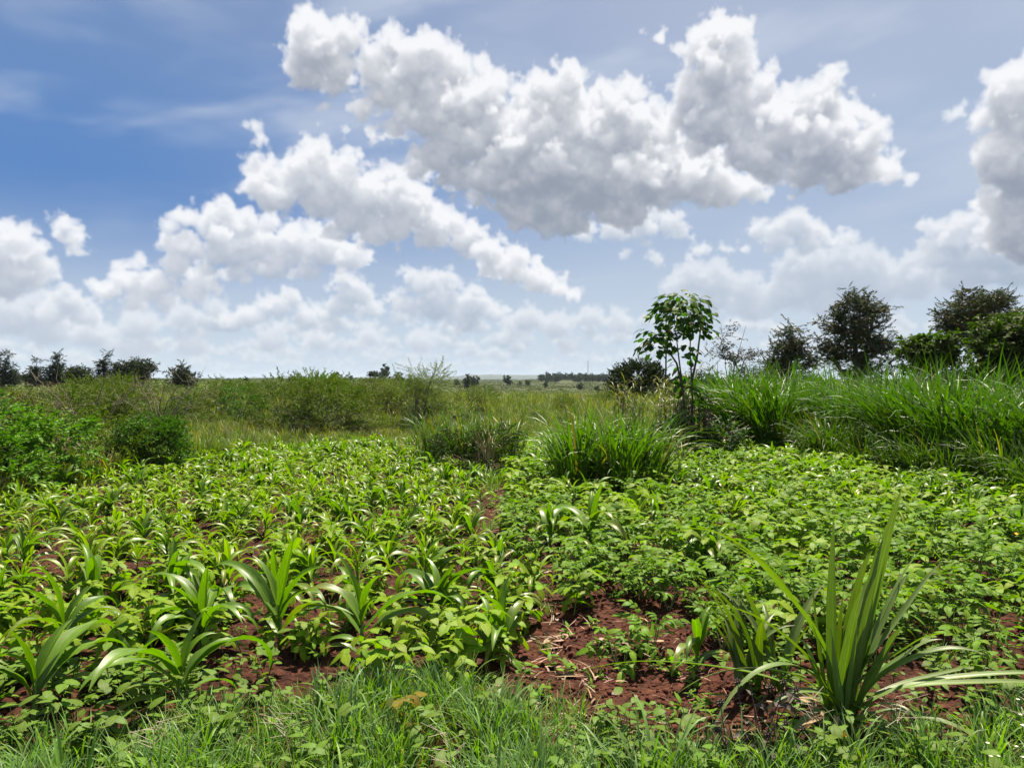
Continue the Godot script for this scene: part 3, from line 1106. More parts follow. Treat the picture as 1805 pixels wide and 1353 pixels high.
# ---------------------------------------------------------------- crops
func build_crops() -> void:
	var lv := maize_leaves(Color(0.155, 0.305, 0.026))
	var young := maize_leaves(Color(0.270, 0.430, 0.022), 0.76)
	var kinds := []
	var kinds_young := []
	for k in 9:
		kinds.append(maize_recipe(lv, ran(0.16, 0.26), 1.0))
		kinds_young.append(maize_recipe(young, ran(0.14, 0.24), 0.9))
	var meshes := []
	var meshes_young := []
	for r in kinds: meshes.append(as_one(r))
	for r in kinds_young: meshes_young.append(as_one(r))

	# maize: rows that run across the view, then a looser scatter among the beans to the right
	var plants := []   # [x, d, size, label, young]
	var front := [
		[-1.57, 3.62, 1.02, "maize plant with upright blue-green leaves alone at the verge, left of centre"],
		[-2.22, 3.55, 1.0, "maize plant with long drooping leaves at the verge in the near left corner"],
		[-1.40, 4.62, 1.12, "broad glossy maize plant behind the upright one at the verge, the fullest of its row"],
		[-0.86, 4.42, 1.0, "dark maize plant with thick stem just behind the grassy verge bulge"],
		[-0.48, 4.92, 1.0, "maize plant with widely arching leaves nearest the path in the second row"],
		[-2.34, 5.26, 1.12, "tall maize plant with blunt silvery leaf tips in the third row, left"],
		[-2.85, 5.22, 1.0, "bluish maize plant behind the bean patch near the left edge"],
		[-1.98, 4.02, 0.66, "small yellowish maize plant between the two nearest large maize plants"],
		[1.02, 4.22, 0.72, "small maize plant with drooping tips left of the large napier shoot"],
		[0.36, 7.2, 1.0, "maize plant at the right edge of the path beside the dry stalk"],
		[0.72, 6.9, 1.0, "maize plant with forked upright leaves among beans right of the path"],
		[-3.2, 4.3, 0.9, "maize plant cut by the left edge above the bean patch"],
	]
	for f in front:
		plants.append([f[0], f[1], f[2] * 1.08, f[3], false])
	var d := 3.7
	var row := 0
	while d < 18.2:
		var x := -6.3 + ran(0, 0.2)
		while x < path_x(d) - (0.12 if d < 6.0 else 0.2):
			var px := x + ran(-0.07, 0.07)
			var pd := d + ran(-0.10, 0.10)
			if in_field(px, pd) > 0.6 and pd > verge_edge(px) + 0.1 and absf(px) < pd * 0.9 + 0.7:
				var ok := true
				for f in front:
					if Vector2(f[0] - px, f[1] - pd).length() < 0.42:
						ok = false
				if px < -2.1 and pd < 5.0 and rng.randf() < 0.6:
					ok = false
				if ok and rng.randf() < 0.93:
					if rng.randf() < 0.42:   # a second seed in the same hole
						plants.append([px + ran(-0.07, 0.07), pd + ran(-0.07, 0.07), ran(0.6, 0.9), "", rng.randf() < 0.4])
					plants.append([px, pd, ran(0.75, 1.1) * lerpf(1.0, 0.68, sstep(5.0, 7.0, pd)) * 0.95, "", rng.randf() < sstep(4.4, 6.8, pd) * 0.88 + 0.1])
			x += 0.31 if d < 6.3 else 0.27
		d += 0.66 if d < 6.3 else 0.50
		row += 1
	for k in 290:
		var px := ran(0.3, 6.2)
		var pd := 6.2 + 11.8 * pow(rng.randf(), 0.8)
		if px > path_x(pd) + 0.4 and in_field(px, pd) > 0.8 and px < pd * 0.9:
			plants.append([px, pd, ran(0.6, 0.95), "", rng.randf() < 0.4])
	plants.sort_custom(func(a, b): return a[1] < b[1])
	var rest := []
	var rest_kinds := []
	for k in 8:
		rest.append([])
	var made := 0
	var names := row_labels(plants, func(dd): return maxi(0, int((dd - 3.37) / 0.66)) if dd < 6.34 else 5 + int((dd - 6.34) / 0.5), func(p): return size_word(p[2]) + (" yellow-green" if p[4] else " dark green") + "|maize plant")
	for i in plants.size():
		var p: Array = plants[i]
		var at := spot(p[0], p[1])
		var turn := ran(0, TAU)
		var size: float = p[2]
		var v := rng.randi() % 9
		if made < 300:
			var o: Node3D
			var lab: String = p[3]
			var grp := "maize plants of the plots"
			if lab == "":
				lab = names[i]
			if p[1] < 6.3:
				o = thing("maize_plant", lab, "maize plant", at, grp)
				as_parts((kinds_young if p[4] else kinds)[v], o)
			else:
				o = lone("maize_plant", (meshes_young if p[4] else meshes)[v], lab, "maize plant", at, grp)
			o.basis = Basis(Vector3(1, 0, 0), ran(-0.08, 0.08)) * Basis(Vector3.UP, turn).scaled(Vector3.ONE * size)
			made += 1
		else:
			rest[v % 4 + (4 if p[4] else 0)].append(Transform3D(Basis(Vector3.UP, turn).scaled(Vector3.ONE * size), at))
	var sets := []
	for k in 8:
		sets.append(["maize_plants", meshes[k] if k < 4 else meshes_young[k - 4], rest[k]])
	many("distant_maize", sets, "far rows of young maize in front of the pale grass strip", "maize")

	# beans and potatoes
	var bl := []
	for k in 8:
		bl.append(trifoliate(vary(Color(0.185, 0.335, 0.022), 0.14), ran(0.065, 0.09)))
	var bl2 := []
	for k in 6:
		bl2.append(trifoliate(vary(Color(0.225, 0.375, 0.025), 0.12), ran(0.075, 0.10)))
	var pl := []
	for k in 8:
		pl.append(pinnate(vary(Color(0.135, 0.275, 0.026), 0.14), ran(0.15, 0.20)))
	var bean := []
	var potato := []
	for k in 7:
		bean.append(bean_recipe(bl2 if k > 4 else bl, ran(0.22, 0.32), rng.randi_range(10, 14)))
		potato.append(potato_recipe(pl, ran(0.24, 0.34), rng.randi_range(16, 20)))
	var bean_m := []
	var potato_m := []
	for r in bean: bean_m.append(as_one(r))
	for r in potato: potato_m.append(as_one(r))
	var beds := []   # [x, d, size, kind 0 bean 1 potato]
	# right plot
	d = 4.1
	while d < 18.2:
		var x := path_x(d) + 0.25
		while x < 6.4:
			var px := x + ran(-0.1, 0.1)
			var pd := d + ran(-0.12, 0.12)
			x += 0.26 if pd < 9.0 else 0.29
			if px > pd * 0.9 + 0.8 or pd < verge_edge(px) + 0.15 or in_field(px, pd) < 0.7:
				continue
			if Vector2(px - 0.72, pd - 4.95).length() < 0.36 or Vector2(px - 0.30, pd - 4.3).length() < 0.42 or Vector2(px - 1.1, pd - 3.9).length() < 0.5:
				continue
			if Vector2((px - 2.6) * 0.6, pd - 4.35).length() < 0.3 or Vector2((px - 1.9) * 0.5, pd - 4.15).length() < 0.25:
				continue
			var pot: bool = (pd < 7.6 and rng.randf() < 0.78) or (pd > 7.6 and patch.get_noise_2d(px * 0.7, pd * 0.7) > 0.15)
			beds.append([px, pd, ran(0.85, 1.25), 1 if pot else 0])
		d += 0.38 if d < 9.0 else 0.42
	beds.append([0.62, 4.32, 0.95, 1])
	beds.append([0.50, 5.5, 0.95, 1])
	beds.append([0.95, 5.55, 1.0, 1])
	# beans that edge the left plot along the path and fill its near left corner
	for q in [[-0.55, 4.15], [-0.2, 4.15], [-0.38, 4.4], [-0.05, 4.45], [-0.62, 3.95], [-0.28, 3.9], [0.0, 4.75], [0.05, 5.1], [-0.1, 5.4], [0.12, 5.6], [0.0, 5.9], [-0.75, 4.0]]:
		beds.append([q[0], q[1], ran(0.9, 1.15), 0])
	for k in 34:
		var px := ran(-3.6, -1.95)
		var pd := ran(4.0, 5.6)
		if absf(px) < pd * 0.72 + 0.3:
			beds.append([px, pd, ran(0.8, 1.1), 0])
	for k in 240:
		var pd := 4.2 + 11.0 * pow(rng.randf(), 1.3)
		var px := ran(maxf(-6.0, -pd * 0.72), path_x(pd) - 0.3)
		if in_field(px, pd) > 0.8:
			beds.append([px, pd, ran(0.6, 1.0), 0])
	beds.sort_custom(func(a, b): return a[1] < b[1])
	var count := [0, 0]
	var over := [[], [], [], [], [], []]
	for p in beds:
		p.append(rng.randi() % 7)
	var bed_names := row_labels(beds, func(dd): return maxi(0, int((dd - 3.85) / 0.38)), func(p): return size_word(p[2]) + (" dark" if p[3] == 1 else (" yellow-green" if p[4] > 4 else " bright green")) + ("|potato plant" if p[3] == 1 else "|bean plant"))
	for i in beds.size():
		var p: Array = beds[i]
		var at := spot(p[0], p[1])
		var kind: int = p[3]
		var v: int = p[4]
		var bs := Basis(Vector3.UP, ran(0, TAU)).scaled(Vector3.ONE * p[2])
		if count[kind] < 300:
			var lab := bed_names[i]
			var called: String = ["bean_plant", "potato_plant"][kind]
			var cat: String = ["bean plant", "potato plant"][kind]
			var grp: String = ["bean plants between and beside the maize", "potato plants of the right plot"][kind]
			var o: Node3D
			if p[1] < 5.0:
				o = thing(called, lab, cat, at, grp)
				as_parts((potato if kind == 1 else bean)[v], o)
			else:
				o = lone(called, (potato_m if kind == 1 else bean_m)[v], lab, cat, at, grp)
			o.basis = bs
			count[kind] += 1
		else:
			over[kind * 3 + v % 3].append(Transform3D(bs, at))
	many("distant_beans", [["bean_plants", bean_m[0], over[0]], ["bean_plants", bean_m[1], over[1]], ["bean_plants", bean_m[5], over[2]], ["potato_plants", potato_m[0], over[3]], ["potato_plants", potato_m[1], over[4]], ["potato_plants", potato_m[2], over[5]]], "low bean and potato crop filling the far end of the right plot", "beans")

	# seedlings and small weeds between the rows
	var weed := []
	for k in 4:
		var mb := MB.new()
		for i in 9:
			var lf := leaflet(ran(0.025, 0.05), ran(0.014, 0.03), 0.2, 0.3, 0.3, vary(Color(0.17, 0.30, 0.03), 0.3), 4)
			mb.put(lf, Transform3D(turned(ran(0, TAU), ran(0.1, 1.0), ran(-0.3, 0.3)), Vector3(ran(-0.02, 0.02), ran(0.005, 0.05), ran(-0.02, 0.02))))
		weed.append(mb.mesh(M.bean))
	var wt := [[], [], [], []]
	for k in 5200:
		var pd := 3.3 + 14.8 * pow(rng.randf(), 1.1)
		var px := ran(-minf(6.2, pd * 0.9), minf(6.4, pd * 0.9))
		if in_field(px, pd) < 0.7:
			continue
		var dens := 0.25 + 0.6 * sstep(5.0, 10.0, pd) + sstep(-0.1, 0.4, patch.get_noise_2d(px * 1.5, pd * 1.5)) * 0.4
		if absf(px - path_x(pd)) < 0.3:
			dens = 0.22 + 0.45 * sstep(7.0, 11.0, pd)
		if rng.randf() < dens:
			wt[k % 4].append(yawed(spot(px, pd), ran(0.6, 1.7)))
	many("field_weeds", [["weeds", weed[0], wt[0]], ["weeds", weed[1], wt[1]], ["weeds", weed[2], wt[2]], ["weeds", weed[3], wt[3]]], "small seedlings and weeds scattered over the red soil between the crops", "weeds")

func size_word(s: float) -> String:
	return "small" if s < 0.8 else ("large" if s > 0.98 else "mid-sized")

func nth(n: int) -> String:
	var e := "th"
	if n % 100 < 11 or n % 100 > 13:
		e = ["th", "st", "nd", "rd", "th", "th", "th", "th", "th", "th"][n % 10]
	return str(n) + e

# Where each plant stands: its row counted from the verge, and its place in that row counted from the path.
func row_labels(plants: Array, row_of: Callable, look: Callable) -> PackedStringArray:
	var rows := {}
	for i in plants.size():
		var p: Array = plants[i]
		var key := [p[0] > path_x(p[1]), row_of.call(p[1]), look.call(p).get_slice("|", 1)]
		if not rows.has(key):
			rows[key] = []
		rows[key].append([absf(p[0] - path_x(p[1])), i])
	var out := PackedStringArray()
	out.resize(plants.size())
	for key in rows:
		var r: Array = rows[key]
		r.sort_custom(func(a, b): return a[0] < b[0])
		for k in r.size():
			var l: String = look.call(plants[r[k][1]])
			out[r[k][1]] = "%s %s, %s from the path, %s row from the verge, %s plot" % [l.get_slice("|", 0), l.get_slice("|", 1), nth(k + 1), nth(int(key[1]) + 1), "right" if key[0] else "left"]
	return out

# ---------------------------------------------------------------- napier grass
func build_napier() -> void:
	var tall := []
	var arching := []
	for k in 5:
		var mb := grass_tuft(185, 1.80, 0.0190, 0.30, Color(0.100, 0.210, 0.025), 1.9, 0.02, 8)
		tall.append(mb)
	for k in 4:
		var mb := grass_tuft(140, 1.05, 0.0125, 0.22, Color(0.100, 0.185, 0.036), 2.3, 0.05, 8)
		arching.append(mb)
	var group := "napier grass clumps of the hedge on the right"
	var n := 0
	for k in 46:
		# the tall back of the hedge
		var d := 9.6 + 11.0 * (k % 23 + ran(0, 0.8)) / 23.0
		var back := 0.75 + 1.5 * (k / 23) + ran(-0.3, 0.3)
		var front := lerpf(6.55, 5.9, sstep(9.0, 14.0, d)) - 0.6 * sstep(15.0, 18.5, d)
		var x := front + back + (0.0 if d > 16.5 else 0.45)
		if d > 16.5:
			x -= 0.5
		var s := ran(0.88, 1.12) * lerpf(0.92, 1.08, sstep(9.5, 15.0, d))
		var o := lone("napier_clump", shared_mesh(tall[k % 5], "napier"), "%s napier clump, %s from the near right end in the hedge's %s row" % ["tallest" if s > 1.08 else ("tall" if s > 0.98 else "lower"), nth(k % 23 + 1), "front" if k < 23 else "rear"], "napier grass", spot(x, d), group)
		o.basis = Basis(Vector3.UP, ran(0, TAU)).scaled(Vector3.ONE * s)
	for k in 20:
		var d := 9.2 + 7.4 * (k % 10 + ran(0, 0.7)) / 10.0
		var front := lerpf(6.45, 5.75, sstep(9.0, 14.0, d))
		var x := front + 0.15 + 0.55 * (k / 10) + ran(-0.15, 0.15)
		var o := lone("arching_grass_clump", shared_mesh(arching[k % 4], "napier"), "short arching napier clump at the hedge foot, %s from the near right end, %s row" % [nth(k % 10 + 1), "outer" if k < 10 else "inner"], "napier grass", spot(x, d), "low arching napier clumps along the hedge foot")
		o.basis = Basis(Vector3.UP, ran(0, TAU)).scaled(Vector3.ONE * ran(0.8, 1.1))
	# the two clumps that stand in the plots
	var mid := MB.new()
	for k in 5:
		var a := TAU * k / 5.0
		mid.put(grass_tuft(140, 1.28, 0.0180, 0.28, Color(0.125, 0.245, 0.032), 2.0, 0.03, 8), Transform3D(Basis(), Vector3(cos(a) * 0.52, 0, sin(a) * 0.40)))
	var c1 := thing("napier_clump", "big rounded napier grass clump standing alone in front of the leafy sapling", "napier grass", spot(1.36, 11.1))
	part("blades", mid.mesh(M.napier), c1)
	var mound := MB.new()
	for k in 5:
		mound.put(grass_tuft(95, 1.10, 0.011, 0.24, Color(0.110, 0.205, 0.045), 1.8, 0.10, 7), Transform3D(Basis(), Vector3(-0.75 + k * 0.36, 0.05, ran(-0.3, 0.2))))
	var c2 := thing("napier_clump", "napier grass clump behind the dark brushy heap at the end of the path", "napier grass", spot(-0.78, 14.2))
	part("blades", mound.mesh(M.napier), c2)
	# the heap of brush and roots in front of it
	var sp := []
	for k in 4:
		sp.append(spray(12, 0.20, 0.05, 0.026, Color(0.035, 0.062, 0.020), "round"))
	var heap := bush_shapes([[Vector3(-0.3, 0.28, 0), Vector3(0.5, 0.42, 0.4)], [Vector3(0.28, 0.36, -0.1), Vector3(0.46, 0.42, 0.4)]], sp, 330, 0.5, 9, Color(0.13, 0.085, 0.055), 0.35)
	bush("brush_heap", "dark brushy heap of dug-out roots and leaves at the head of the path", "brush heap", spot(-0.62, 13.2), heap, "scrub")
	var dry := grass_tuft(46, 0.62, 0.006, 0.18, Color(0.20, 0.145, 0.09), 2.4, 1.0, 6)
	lone("dead_grass_tuft", dry.mesh(M.straw), "brown dead grass tuft lying over the right side of the brush heap", "dead grass", spot(-0.42, 13.0, 0.34))
	var green := grass_tuft(90, 0.42, 0.005, 0.24, Color(0.14, 0.25, 0.06), 1.7)
	var g := lone("fine_grass_tuft", green.mesh(M.grass), "fine light green grass tuft at the foot of the brush heap, on the path", "grass tuft", spot(-0.38, 11.9))

	# the single shoot near the camera: each leaf from its foot over its knee to its tip
	var o := thing("napier_shoot", "large napier grass shoot with broad upright leaves at the near right", "napier grass", spot(1.50, 3.5))
	var L := [
		# foot, control, tip (metres, relative to the foot of the shoot: x right, y up, z towards the camera), half width
		[V(-0.04, 0.05, 0.03), V(-0.06, 0.55, 0.05), V(-0.055, 1.00, 0.06), 0.034, 0.2],
		[V(0.06, 0.10, 0.0), V(0.15, 0.65, -0.02), V(0.27, 1.12, 0.02), 0.033, -0.5],
		[V(-0.03, 0.30, 0.0), V(-0.26, 0.72, 0.1), V(-0.52, 0.88, 0.12), 0.024, 0.3],
		[V(-0.03, 0.28, -0.04), V(-0.35, 1.02, -0.1), V(-0.76, 0.88, -0.12), 0.024, 0.4],
		[V(0.05, 0.2, 0.0), V(0.24, 0.52, 0.0), V(0.45, 0.78, 0.02), 0.021, 0.3],
		[V(0.04, 0.22, 0.06), V(0.18, 0.46, 0.14), V(0.36, 0.52, 0.2), 0.024, -0.4],
		[V(0.03, 0.10, 0.05), V(0.40, 0.42, 0.12), V(1.05, 0.30, 0.2), 0.017, 0.5],
		[V(0.04, 0.12, 0.0), V(0.45, 0.36, 0.1), V(1.10, 0.20, 0.05), 0.018, 0.4],
		[V(0.03, 0.05, -0.05), V(0.5, 0.30, -0.15), V(0.95, 0.16, -0.3), 0.014, 0.4],
		[V(-0.03, 0.12, 0.05), V(-0.36, 0.50, 0.1), V(-0.80, 0.22, 0.15), 0.022, 0.5],
		[V(-0.03, 0.14, 0.08), V(-0.40, 0.66, 0.2), V(-0.70, 0.08, 0.32), 0.024, 0.2],
		[V(-0.03, 0.10, 0.02), V(-0.55, 0.46, 0.05), V(-1.22, 0.27, 0.0), 0.018, 0.5],
		[V(0.02, 0.1, -0.04), V(0.06, 0.62, -0.06), V(0.17, 0.82, -0.05), 0.026, -0.3],
		[V(0.02, 0.12, -0.06), V(0.14, 0.86, -0.1), V(0.34, 0.64, -0.12), 0.025, 0.3],
		[V(0.06, 0.15, -0.02), V(0.15, 0.5, -0.02), V(0.21, 0.80, 0.0), 0.014, 0.6],
		[V(-0.05, 0.05, 0.0), V(-0.09, 0.4, 0.0), V(-0.13, 0.72, -0.02), 0.014, 0.4],
		[V(0.0, 0.05, 0.06), V(0.02, 0.35, 0.08), V(0.04, 0.55, 0.1), 0.018, 0.2],
		[V(0.05, 0.05, 0.04), V(0.16, 0.30, 0.12), V(0.25, 0.12, 0.25), 0.018, 0.0],
		[V(-0.04, 0.03, 0.05), V(-0.12, 0.25, 0.14), V(-0.2, 0.10, 0.3), 0.016, 0.0],
		[V(0.0, 0.1, 0.0), V(0.03, 0.5, -0.02), V(0.09, 0.68, -0.04), 0.022, 0.7],
		[V(0.08, 0.12, -0.03), V(0.26, 0.40, 0.0), V(0.44, 0.44, 0.05), 0.020, 0.1],
		[V(0.03, 0.06, 0.03), V(0.07, 0.46, 0.05), V(0.14, 0.74, 0.06), 0.028, -0.3],
		[V(-0.02, 0.06, -0.02), V(0.02, 0.42, -0.05), V(0.05, 0.62, -0.08), 0.026, 0.5],
		[V(0.05, 0.05, 0.02), V(0.12, 0.36, 0.08), V(0.24, 0.52, 0.10), 0.026, -0.4],
		[V(-0.05, 0.05, 0.02), V(-0.12, 0.36, 0.06), V(-0.22, 0.46, 0.10), 0.020, 0.5],
		[V(-0.02, 0.08, 0.05), V(-0.24, 0.62, 0.08), V(-0.66, 0.60, 0.10), 0.022, 0.4],
		[V(0.0, 0.06, 0.05), V(-0.16, 0.40, 0.2), V(-0.46, 0.24, 0.34), 0.024, -0.3],
		[V(0.02, 0.08, 0.06), V(0.20, 0.52, 0.14), V(0.52, 0.44, 0.24), 0.022, 0.4],
		[V(0.04, 0.06, 0.0), V(0.22, 0.72, -0.02), V(0.40, 0.86, 0.02), 0.026, -0.4],
		[V(0.02, 0.06, 0.0), V(0.10, 0.52, 0.0), V(0.20, 0.92, -0.02), 0.030, 0.4],
		[V(-0.02, 0.06, 0.04), V(-0.02, 0.40, 0.08), V(0.06, 0.70, 0.10), 0.030, -0.3],
		[V(0.05, 0.06, -0.04), V(0.20, 0.50, -0.08), V(0.38, 0.70, -0.12), 0.026, 0.3],
		[V(0.00, 0.05, 0.05), V(-0.06, 0.32, 0.12), V(-0.10, 0.52, 0.14), 0.026, 0.6],
		[V(0.06, 0.08, 0.05), V(0.30, 0.24, 0.16), V(0.50, 0.06, 0.30), 0.022, 0.2],
		[V(-0.04, 0.06, 0.06), V(-0.22, 0.30, 0.2), V(-0.38, 0.06, 0.36), 0.018, 0.2],
	]
	for q in L:
		var pts := PackedVector3Array()
		for i in 15:
			var t := i / 14.0
			var a: Vector3 = q[0]
			var b: Vector3 = q[1]
			var c: Vector3 = q[2]
			pts.append(a * (1 - t) * (1 - t) + b * 2 * t * (1 - t) + c * t * t + Vector3(0, 0.008 * sin(t * 9.0), 0))
		var mb := MB.new()
		var flat: Vector3 = q[2] - q[0]
		var side := Vector3(flat.z, 0, -flat.x).normalized() if Vector2(flat.x, flat.z).length() > 0.3 else Vector3(-1, 0, 0.35).normalized()
		if side.x > 0 and Vector2(flat.x, flat.z).length() <= 0.3:
			side = -side
		if Vector2(flat.x, flat.z).length() > 0.3:
			side = -side
		ribbon(mb, pts, blade_widths(15, q[3], 0.6, 0.4), side, 0.30, 0.05, q[4], vary(Color(0.185, 0.305, 0.065), 0.18), vary(Color(0.26, 0.34, 0.14), 0.15))
		part("leaf", mb.mesh(M.napier), o)
	var cane := MB.new()
	for k in 6:
		stick(cane, Vector3(ran(-0.05, 0.05), -0.03, ran(-0.04, 0.06)), Vector3(ran(-0.06, 0.08), ran(0.18, 0.34), ran(-0.04, 0.05)), 0.014, 0.010, vary(Color(0.085, 0.14, 0.04), 0.15), 6)
	part("cane", cane.mesh(M.stem), o)
	for k in 7:
		var old := MB.new()
		var az := ran(0, TAU)
		ribbon(old, arch(Vector3(ran(-0.06, 0.06), 0.03, ran(-0.05, 0.05)), az, ran(0.5, 1.1), ran(1.6, 2.6), ran(0.3, 0.55), 10, 1.4, ran(-0.5, 0.5)), blade_widths(10, 0.013), across(az), 0.5, 0.25, ran(-1.5, 1.5), Color(0.24, 0.17, 0.09), Color(0.20, 0.13, 0.07))
		part("dry_leaf", old.mesh(M.straw), o)
	# younger shoot beside it
	var o2 := thing("napier_shoot", "smaller pale napier shoot with torn leaf tips just left of the large one", "napier grass", spot(1.27, 3.92))
	for k in 19:
		var mb := MB.new()
		var az := ran(0, TAU)
		ribbon(mb, arch(Vector3(ran(-0.13, 0.10), 0, ran(-0.06, 0.06)), az, ran(1.2, 1.5), ran(0.15, 1.5), ran(0.36, 0.66), 11, 2.0, ran(-0.3, 0.3)), blade_widths(11, ran(0.018, 0.028), 0.6), across(az), 0.4, 0.06, ran(-0.6, 0.6), vary(Color(0.145, 0.240, 0.05), 0.15), vary(Color(0.20, 0.26, 0.09), 0.15))
		part("leaf", mb.mesh(M.napier), o2)

# ---------------------------------------------------------------- far country
func polar(px: float, d: float, lift := 0.0) -> Vector3:   # a place in the far country by its bearing: px / 1354 is the slope sideways
	return spot(px / 1354.0 * d, d, lift)

func build_far() -> void:
	# pale hills at the end of the view
	var hills := MB.new()
	var hn := noise(15, 1.0, 4)
	var m := 80
	for i in m:
		var t := float(i) / (m - 1)
		var x := lerpf(-2600, 1500, t)
		var h := 26.0 + 26.0 * hn.get_noise_1d(t * 9.0) + 22.0 * exp(-pow((t - 0.56) / 0.12, 2.0))
		hills.vert(Vector3(x, -30, -7300), Vector3(0, 0.7, 0.7), Vector2(t, 0), Color(0.06, 0.085, 0.05))
		hills.vert(Vector3(x, h, -7700 - 100 * hn.get_noise_1d(t * 20.0)), Vector3(0, 1, 0), Vector2(t, 0.5), Color(0.06, 0.085, 0.05))
		hills.vert(Vector3(x, -30, -8300), Vector3(0, 0.7, -0.7), Vector2(t, 1), Color(0.06, 0.085, 0.05))
	for i in m - 1:
		for j in 2:
			var k := i * 3 + j
			hills.quad(k, k + 1, k + 4, k + 3)
	lone("hills", hills.mesh(M.ground), "low pale hills on the horizon", "hills", Vector3.ZERO, "", "structure")

	# far trees: crowns of leaf clumps on short trunks
	var sp := []
	for k in 3:
		sp.append(spray(8, 0.9, 0.75, 0.45, Color(0.038, 0.062, 0.024), "round"))
	var round_far := []
	for k in 4:
		round_far.append(tree_shapes(6.0, [[Vector3(0, 3.6, 0), Vector3(2.0, 2.2, 2.0)], [Vector3(ran(-1, 1), 2.2, 0), Vector3(1.8, 1.2, 1.8)]], 26, sp, 4, 0.2, Color(0.10, 0.08, 0.06), 1, 0.15, 0.9))
	var flat_far := tree_shapes(5.0, [[Vector3(0, 4.0, 0), Vector3(4.2, 0.9, 3.4)], [Vector3(-2, 3.4, 0), Vector3(2.4, 0.9, 2.2)], [Vector3(2.2, 3.5, 0), Vector3(2.4, 0.9, 2.2)]], 44, sp, 4, 0.3, Color(0.10, 0.08, 0.06), 1, 0.45, 0.9)
	# [bearing, distance, size, kind, label]
	var list := [
		[-311, 330, 1.15, 0, "small round dark tree on the skyline left of the flat-topped tree"],
		[-285, 330, 0.75, 1, "low dark bush-like tree on the skyline beside the flat-topped tree"],
		[-242, 330, 1.30, 4, "dark flat-topped tree on the skyline left of the feathery shrub"],
		[-224, 332, 1.65, 2, "narrow dark tree sticking up beside the flat-topped one on the skyline"],
		[-199, 310, 1.30, 3, "dark egg-shaped tree alone on the skyline above the feathery shrub"],
		[-97, 420, 1.15, 1, "dark tree with a leaning crown on the skyline, left of centre"],
		[-66, 420, 1.70, 0, "taller of the two skyline trees near the middle of the view, left one"],
		[-78, 290, 1.35, 2, "greyish bushy tree in the plain just below the middle skyline trees"],
		[-8, 480, 2.0, 3, "round dark tree on the skyline in the middle of the view"],
		[14, 520, 1.2, 1, "small blue-green tree right of the middle skyline tree"],
		[28, 540, 1.3, 0, "second small blue-green tree right of the middle skyline tree"],
		[-392, 260, 0.6, 1, "tiny dark tree on the left skyline between the conical tree and the flat-topped one"],
		[-470, 240, 0.55, 2, "tiny round tree on the left skyline right of the conical tree"],
		[120, 330, 0.9, 0, "dark tree in the far plain right of centre"],
		[150, 300, 0.8, 3, "rounded tree in the far plain left of the dark round bush"],
		[60, 380, 0.8, 2, "dark tree in the far plain just right of the middle"],
	]
	for q in list:
		var shp: Array = flat_far if q[3] == 4 else round_far[q[3]]
		tree("far_tree", q[4], polar(q[0], q[1]), shp, "tree", ran(0, TAU), Vector3(1, 1 if q[3] != 2 else 1.2, 1) * q[2] * 0.62, "single trees in the far country")
	var ridge := []
	for k in 60:
		ridge.append(48.0 + 2.7 * k + ran(-3, 3))
	ridge.sort()
	for k in 60:
		tree("ridge_tree", "dark tree on the wooded horizon ridge, %s from its left end" % nth(k + 1), polar(ridge[k], ran(820, 1000)), round_far[k % 4], "tree", ran(0, TAU), Vector3.ONE * ran(1.1, 1.8), "trees of the wooded ridge on the horizon")
	var mast := MB.new()
	stick(mast, Vector3(0, -0.5, 0), Vector3(0, 24, 0), 0.35, 0.25, Color(0.12, 0.12, 0.12), 5)
	lone("mast", mast.mesh(M.bark), "thin mast rising above the wooded ridge on the horizon", "mast", polar(134, 900))

	# far scrub: clumps that thin out into the plain
	var clump := []
	for k in 4:
		var mb := MB.new()
		for i in 110:
			var d := Vector3(ran(-1, 1), ran(0, 1), ran(-1, 1)).normalized() * pow(rng.randf(), 0.35)
			var p := Vector3(d.x * 1.5, d.y * 1.25 * (0.8 + 0.4 * sin(d.x * 4.0 + k)), d.z * 1.5)
			mb.put(tiny_leaf(0.42, 0.26, vary(Color(0.080, 0.110, 0.034), 0.3)), Transform3D(turned(ran(0, TAU), ran(-0.4, 1.2), ran(-0.8, 0.8)), p))
		clump.append(mb.mesh(M.scrub))
	var sets := [[], [], [], []]
	var tints := [[], [], [], []]
	var greens := [Color(0.8, 0.85, 0.9), Color(1.1, 1.1, 0.95), Color(1.3, 1.15, 1.0), Color(0.7, 0.8, 0.8), Color(1.15, 1.0, 0.9)]
	for k in 13000:
		var d := 50.0 * pow(60.0, rng.randf())
		var px := ran(-980, 980)
		var left := sstep(-60.0, -260.0, px)
		var gap := patch.get_noise_2d(px * 0.012, log(d) * 5.0)
		var dens := lerpf(0.36 + 0.5 * sstep(200.0, 420.0, d), 0.85, left) + gap * 0.7
		if px > 140:
			dens = 0.6
		if rng.randf() > dens:
			continue
		var s := ran(0.5, 1.15) * (1.0 + d / 330.0)
		var tall := ran(0.6, 1.0) * (1.0 if left > 0.5 else 0.8)
		if d < 120.0:
			s *= 0.85
		sets[k % 4].append(Transform3D(Basis(Vector3.UP, ran(0, TAU)) * Basis.from_scale(Vector3(s * 1.2, s * tall * 0.66, s * 1.2)), polar(px, d, -0.1)))
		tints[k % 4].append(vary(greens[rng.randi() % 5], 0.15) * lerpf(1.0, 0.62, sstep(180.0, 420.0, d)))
	many("far_scrub", [["scrub", clump[0], sets[0], tints[0]], ["scrub", clump[1], sets[1], tints[1]], ["scrub", clump[2], sets[2], tints[2]], ["scrub", clump[3], sets[3], tints[3]]], "continuous low scrub covering the plain out to the horizon", "scrub")

